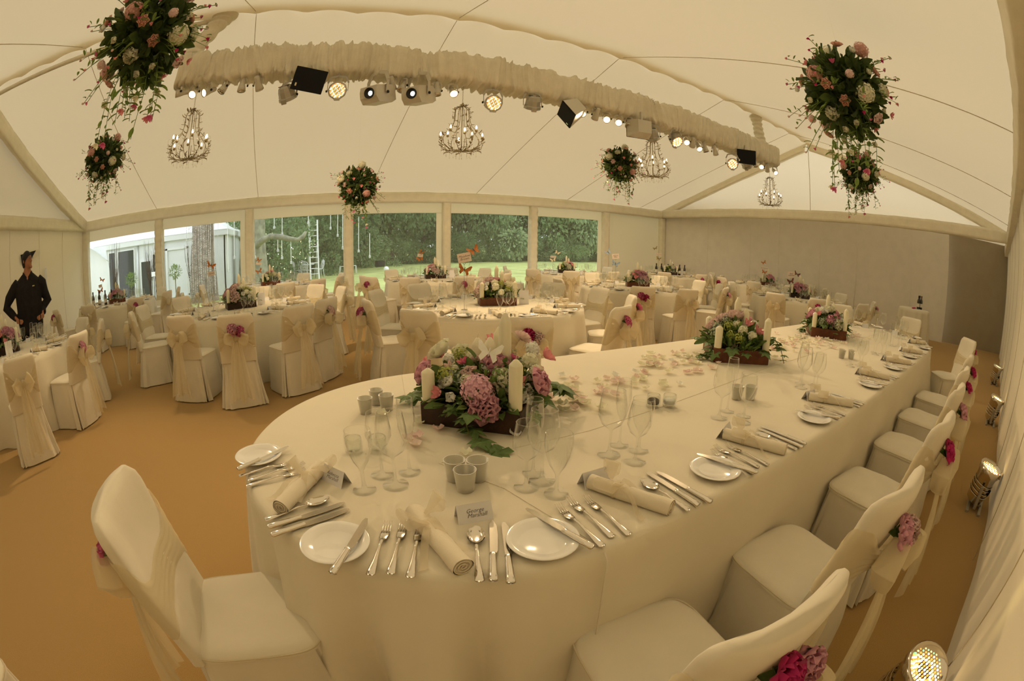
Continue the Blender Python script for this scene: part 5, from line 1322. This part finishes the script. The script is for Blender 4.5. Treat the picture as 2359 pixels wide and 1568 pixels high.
for i, (x, y, rx, rz, zc, ci, k) in enumerate(WT):
    tree(x, y, rx, rz, zc, ci, k, 'woodland tree with %s leaves, %s from the left behind the lawn' % (['dark', 'deep green', 'mid green', 'pale green'][k], ordn[i]), TRK2 if i in (6, 9) else TRK)
for i in range(16):
    x = -14+3.6*i; y = 39+.35*x*.3+4*(i % 2)
    tree(x, y+3.5, 4.6, 6.0, 6.5, (i+1) % 3, i % 2, 'dark tree of the second row in the wood, %s from the left' % ordn[i], TRK, 'trees deeper in the wood')
for i in range(15):
    x = -8+3.2*i; tree(x, 34.5+.16*x+1.5*(i % 2), 2.0, 1.5, 1.0, i % 3, (i*2) % 3, 'low shrub at the edge of the lawn, %s from the left' % ordn[i], TRK, 'shrubs along the wood', .12)
# shrubs beyond the left windows
for i, (x, y, rx, k) in enumerate([(-1.7, 22, 1.7, 1), (-2.9, 24, 2.0, 0), (1.6, 29, 2.2, 0), (-.2, 27.5, 2.0, 1), (-6, 25, 3, 0)]):
    tree(x, y, rx, rx*1.1, rx*.9, i % 3, k, 'rounded garden shrub beyond the left windows, %s in the row' % ordn[i], TRK, 'garden shrubs', .12)
bigs = tree(.9, 27.0, 3.0, 1.5, 5.2, 1, 2, 'overhanging green boughs of the old tree beside the ladder', TRK, 'old garden trees', .001)

# big trunks with crystal strings, and the bare bough with lanterns
def trunk(x, y, r0, h, lab, m='bark', lean=0):
    t = thing('tree_trunk', lab, 'tree', T(x, y, 0), 'old garden trees')
    def fn(u, v):
        th = 2*PI*u; q = r0*(1.25-.3*min(1, v*3)-.08*v)*(1+.10*math.sin(th*5+1)+.06*nz(th*2, v*6, x))
        return (q*math.cos(th)+lean*v, q*math.sin(th), -.1+h*v)
    obj('bark', MB().grid(28, 24, fn, True).mesh('bark', m), t)
    return t
M['bead'] = mat('glass beads', (.78, .78, .76), .15, spec=.8)
t1 = trunk(-4.12, 16.0, .44, 6, 'thick tree trunk hung with crystal bead strings outside the left windows')
bm = MB()
br = random.Random(2)
for k in range(26):
    a = -PI*.98+PI*.96*k/25+br.uniform(-.08, .08); rr_ = .50+br.uniform(0, .14)
    for j in range(54):
        z = .25+j*.05+br.uniform(-.01, .01)
        bm.ball((rr_*math.cos(a)+.012*math.sin(z*3+k), rr_*math.sin(a), z), br.uniform(.010, .018), 5, 3)
o = obj('bead_strings', bm.mesh('bead_strings', 'bead'), t1); o['kind'] = 'stuff'
t2 = trunk(-2.25, 17.2, .42, 6, 'mossy tree trunk partly behind the third post', 'bark2')
t3 = trunk(-2.95, 19.5, .36, 6, 'grey tree trunk left of the third post', 'bark2', .2)
bo = MB().tube([(-2.2, 17.0, 1.72), (-1.85, 16.2, 1.9), (-1.5, 16, 2.02), (-1.1, 16, 1.95), (-.8, 16, 1.87), (-.5, 16, 1.82), (-.3, 16, 1.95), (-.22, 16, 2.10)], [.14, .12, .11, .10, .09, .085, .08, .05], 9)
for i, p in enumerate(bo.v): bo.v[i] = (p[0]+.02*nz(p[0]*4, p[1]*4, p[2]*9), p[1], p[2]+.03*nz(p[0]*5, p[2]*8, 2))
obj('bough', bo.mesh('bough', 'bark2'), t2, T(2.25, -17.2, 0))
obj('bough', MB().tube([(-3.4, 16, 3.5), (-2.25, 16.6, 3.5), (-1.5, 16, 3.5), (-.6, 16, 3.5), (.3, 16.3, 3.5), (.7, 17.9, 3.5), (1.3, 18, 3.5), (2.6, 18, 3.5)], .07, 8).mesh('bough', 'bark2'), t2, T(2.25, -17.2, 0))
CUPL = MB().lathe([(.001, 0), (.035, 0), (.045, .02), (.045, .08), (.030, .11), (.026, .11)], 12).mesh('jar', glassy('jar glass', (.9, .93, .92), 1.5, frost=(.9, .9, .9, .35)))
for i, (px, py, top) in enumerate([(-1.37, 2.35, 3.4), (-1.08, 2.1, 3.6), (-1.09, 1.28, 1.97), (-.76, 1.10, 1.92), (-1.24, 1.55, 2.0), (-2.1, 1.38, 1.8), (.76, 2.3, 3.5), (-.13, 2.44, 3.3), (-3.12, .98, 2.5), (-2.87, 1.43, 2.4), (1.25, 1.5, 2.8), (1.05, 2.0, 3.0), (1.9, 1.35, 2.2), (2.35, 1.1, 2.0)]):
    t = spawn([('jar', CUPL, T(0, 0, -.1))], 'hanging_lantern', 'glass jar lantern on a white ribbon, %s hung outside the third window' % ordn[i], 'lantern', T(px, 16.0 if px < .5 else 18.0, py), 'lanterns in the old tree')
    obj('ribbon', MB().box(-.012, .012, -.002, .002, 0, (3.5 if top > 2.05 else top)-py).mesh('ribbon', 'whitepaint', False), t)
fr = random.Random(9)
fairy = MB()
for i in range(46): fairy.ball((fr.uniform(-2.6, .4), 18.5+fr.uniform(0, 1.5), fr.uniform(.5, 2.3)), fr.uniform(.008, .02), 5, 3)
tag(obj('fairy_lights', fairy.mesh('fairy_lights', emit('fairy light', (1, .8, .45), 3))), 'tiny warm fairy lights in the shrubs by the old tree', 'lights', kind='stuff')
# stepladder
ld_ = thing('step_ladder', 'tall aluminium step ladder standing on the lawn', 'ladder', T(.12, 22.6, 0) @ R(.25))
for s_ in (-1, 1):
    obj('rail', MB().cbox(s_*.22-.04, s_*.22+.04, -.03, .03, 0, 2.95, .006, R(-.08, 'X')).mesh('rail', 'whitepaint', False), ld_)
    obj('rail', MB().tube([(s_*.24, .75, 0), (s_*.18, .05, 2.2)], .025, 6).mesh('rail', 'alu'), ld_)
for k in range(10): obj('rung', MB().cbox(-.2, .2, -.035, .035, .25+.27*k, .285+.27*k, .006, R(-.08, 'X')).mesh('rung', 'whitepaint', False), ld_)
# white iron garden chairs and table
GLEG = [MB().tube([(x*1.15, y*1.15, 0), (x, y, .25), (x*.95, y*.95, .44)], .016, 6).mesh('leg', 'whitepaint') for x, y in ((-.19, -.18), (.19, -.18), (-.18, .2), (.18, .2))]
GSEAT = MB().lathe([(.001, .44), (.20, .44), (.215, .45), (.20, .462), (.001, .465)], 18).mesh('seat', 'whitepaint')
gb = MB(); gb.tube([(-.19, .17, .45), (-.22, .22, .65), (-.17, .25, .86), (0, .26, .93), (.17, .25, .86), (.22, .22, .65), (.19, .17, .45)], .017, 6)
for x in (-.12, -.06, 0, .06, .12): gb.tube([(x*.7, .2, .46), (x*1.3, .24, .68), (x*.7, .255, .90)], .010, 5)
for z in (.58, .72): gb.tube([(-.2, .21, z), (0, .245, z+.03), (.2, .21, z)], .010, 5)
GBACK = gb.mesh('backrest', 'whitepaint')
for i, (x, y, a) in enumerate([(-.75, 23.4, 1.4), (-.35, 23.1, 2.8), (.35, 23.6, -1.2), (1.75, 25.2, -1.5), (2.35, 25.6, 1.6), (-.55, 24.4, .2)]):
    spawn([('leg', g_, I4) for g_ in GLEG]+[('seat', GSEAT, I4), ('backrest', GBACK, I4)], 'garden_chair', 'white iron garden chair on the lawn, %s from the left' % ordn[i], 'garden chair', T(x, y, 0) @ R(a), 'white garden chairs')
spawn([('top', MB().lathe([(.001, .70), (.42, .70), (.43, .715), (.42, .73), (.001, .73)], 24).mesh('top', 'whitepaint'), I4), ('pedestal', MB().lathe([(.22, 0), (.05, .06), (.03, .35), (.05, .68), (.1, .70)], 12).mesh('pedestal', 'whitepaint'), I4)], 'garden_table', 'round white iron garden table beside the ladder', 'garden table', T(-.3, 23.9, 0))
tag(obj('globe_lamp', MB().ball((0, 0, .16), .16, 16, 10).mesh('globe_lamp', 'whitepaint'), None, T(4.3, 25.6, 0)), 'white globe lamp lying on the lawn', 'lamp')
tag(obj('garden_speaker', MB().cbox(-.28, .28, -.2, .2, 0, .42, .03).mesh('garden_speaker', 'black', False), None, T(4.6, 30, .12) @ R(.3)), 'black box standing on the lawn near the wood', 'box')

# neighbouring white marquee
nt_ = thing('white_marquee', 'white marquee with dark glass doors outside the left windows', 'marquee')
WY = 17.6
obj('wall', MB().box(-14, -3.55, WY, WY+.05, 0, 2.45).box(-3.6, -3.55, WY, WY+9, 0, 2.45).mesh('wall', 'whitetent', False), nt_)
obj('eave', MB().cbox(-14.2, -3.40, WY-.14, WY+.1, 2.28, 2.52, .02).cbox(-3.62, -3.38, WY-.1, WY+9, 2.28, 2.52, .02).mesh('eave', 'whitetent', False), nt_)
obj('roof', MB().add([(-14.2, WY-.16, 2.5), (-3.38, WY-.16, 2.5), (-6.5, WY+4.5, 4.2), (-14.2, WY+4.5, 4.2), (-3.38, WY+9, 2.5), (-14.2, WY+9, 2.5)], [(0, 1, 2, 3), (1, 4, 2), (3, 2, 4, 5)]).mesh('roof', 'whitetent', False), nt_)
for i, (x0, x1, z0, z1) in enumerate([(-9.05, -8.75, .15, 2.15), (-8.55, -7.75, .15, 2.15), (-7.38, -6.92, .12, 1.62), (-6.8, -6.35, .1, 1.85), (-14, -10.1, 0, 1.9)]):
    d_ = obj('door', MB().box(x0, x1, WY-.03, WY+.02, z0, z1).mesh('door', 'doorglass', False), nt_)
    f_ = MB()
    for (a, b, c, e) in ((x0-.05, x0, z0, z1+.05), (x1, x1+.05, z0, z1+.05), (x0, x1, z1, z1+.05)): f_.box(a, b, WY-.05, WY+.01, c, e)
    obj('door_frame', f_.mesh('door_frame', 'whitepaint', False), d_)
f_ = MB()
for (a, b, c, e) in ((-6.2, -6.1, .15, 2.0), (-5.25, -5.15, .15, 2.0), (-6.2, -5.15, 1.93, 2.02), (-6.2, -5.15, .1, .2)): f_.box(a, b, WY-.06, WY-.01, c, e)
obj('open_frame', f_.mesh('open_frame', 'whitepaint', False), nt_)
for x in (-9.6, -7.55, -6.28, -4.9): obj('wall_pole', MB().tube([(x, WY-.04, 0), (x, WY-.04, 2.3)], .035, 8).mesh('wall_pole', 'alu'), nt_)
pt = thing('walkway_canopy', 'white draped walkway canopy at the far left window', 'canopy')
obj('cloth', MB().grid(12, 8, lambda u, v: (-9.6+2.1*u, 14.2+.5*v, 2.62-.75*u**2.2-.10*math.sin(u*9)*v-.1*v)).mesh('cloth', 'whitetent'), pt)
obj('side_cloth', wavy_panel(MB(), (-9.6, 14.2), (-7.6, 14.5), 0, 2.3, 20, 6, .15, 3).mesh('side_cloth', 'whitetent'), pt)
# topiary balls and bare twigs
tb = MB(); r = random.Random(4)
for i in range(260):
    d = Vector((r.gauss(0, 1), r.gauss(0, 1), r.gauss(0, 1))).normalized()
    tb.put(LEAFS, T(*(d*r.uniform(.16, .24))) @ d.to_track_quat('Y', 'Z').to_matrix().to_4x4() @ R(r.uniform(-1, 1), 'X') @ S(1.6))
TBM = tb.mesh('clipped_crown', 'leaf2')
for i, (x, y, z, lab) in enumerate([(-7.0, 15.5, 1.05, 'left clipped ball tree before the white marquee'), (-5.1, 15.5, 1.12, 'right clipped ball tree before the white marquee')]):
    t = spawn([('stem', MB().tube([(0, 0, 0), (0, 0, z)], .018, 6).mesh('stem', 'stem'), I4), ('pot', MB().lathe([(.10, 0), (.14, .24), (.15, .26), (.12, .26)], 14).mesh('pot', 'greyleaf'), I4)], 'topiary_tree', lab, 'topiary', T(x, y, 0), 'topiary trees')
    c = obj('clipped_crown', TBM, t, T(0, 0, z)); c['kind'] = 'stuff'
for i, (x, y, h_, lab) in enumerate([(-7.45, 14.9, 2.3, 'bundle of bare twigs at the far left window'), (-4.75, 16.5, 2.0, 'bundle of bare twigs behind the bead-hung trunk'), (-6.5, 16.4, 2.2, 'bare twigs beside the marquee doors')]):
    tw = MB()
    for k in range(26):
        a = r.uniform(0, 6.3); q = r.uniform(.05, .35)
        p = [(0.04*math.cos(a), .04*math.sin(a), 0), (q*.35*math.cos(a), q*.35*math.sin(a), h_*.4), (q*.8*math.cos(a+.3), q*.8*math.sin(a+.3), h_*.75), (q*math.cos(a+.2), q*math.sin(a+.2), h_*r.uniform(.85, 1.1))]
        tw.tube(p, [.010, .007, .005, .002], 4)
        tw.tube([p[1], (p[1][0]+r.uniform(-.2, .2), p[1][1]+r.uniform(-.2, .2), h_*.65)], [.005, .002], 4)
    tag(obj('twig_bundle', tw.mesh('twig_bundle', mat('dark twig', (.06, .035, .025), .9)), None, T(x, y, 0)), lab, 'twigs', 'bare twigs', )
tag(obj('notice_board', MB().cbox(-.12, .12, -.01, .01, -.08, .08, .003).add([(-.01, 0, -1.1), (.01, 0, -1.1), (.01, 0, -.08), (-.01, 0, -.08)], [(0, 1, 2, 3)]).mesh('notice_board', 'whitepaint', False), None, T(-6.0, 15.6, 1.13) @ R(.4) @ R(-.3, 'X')), 'small white board on a stand before the marquee doors', 'board')
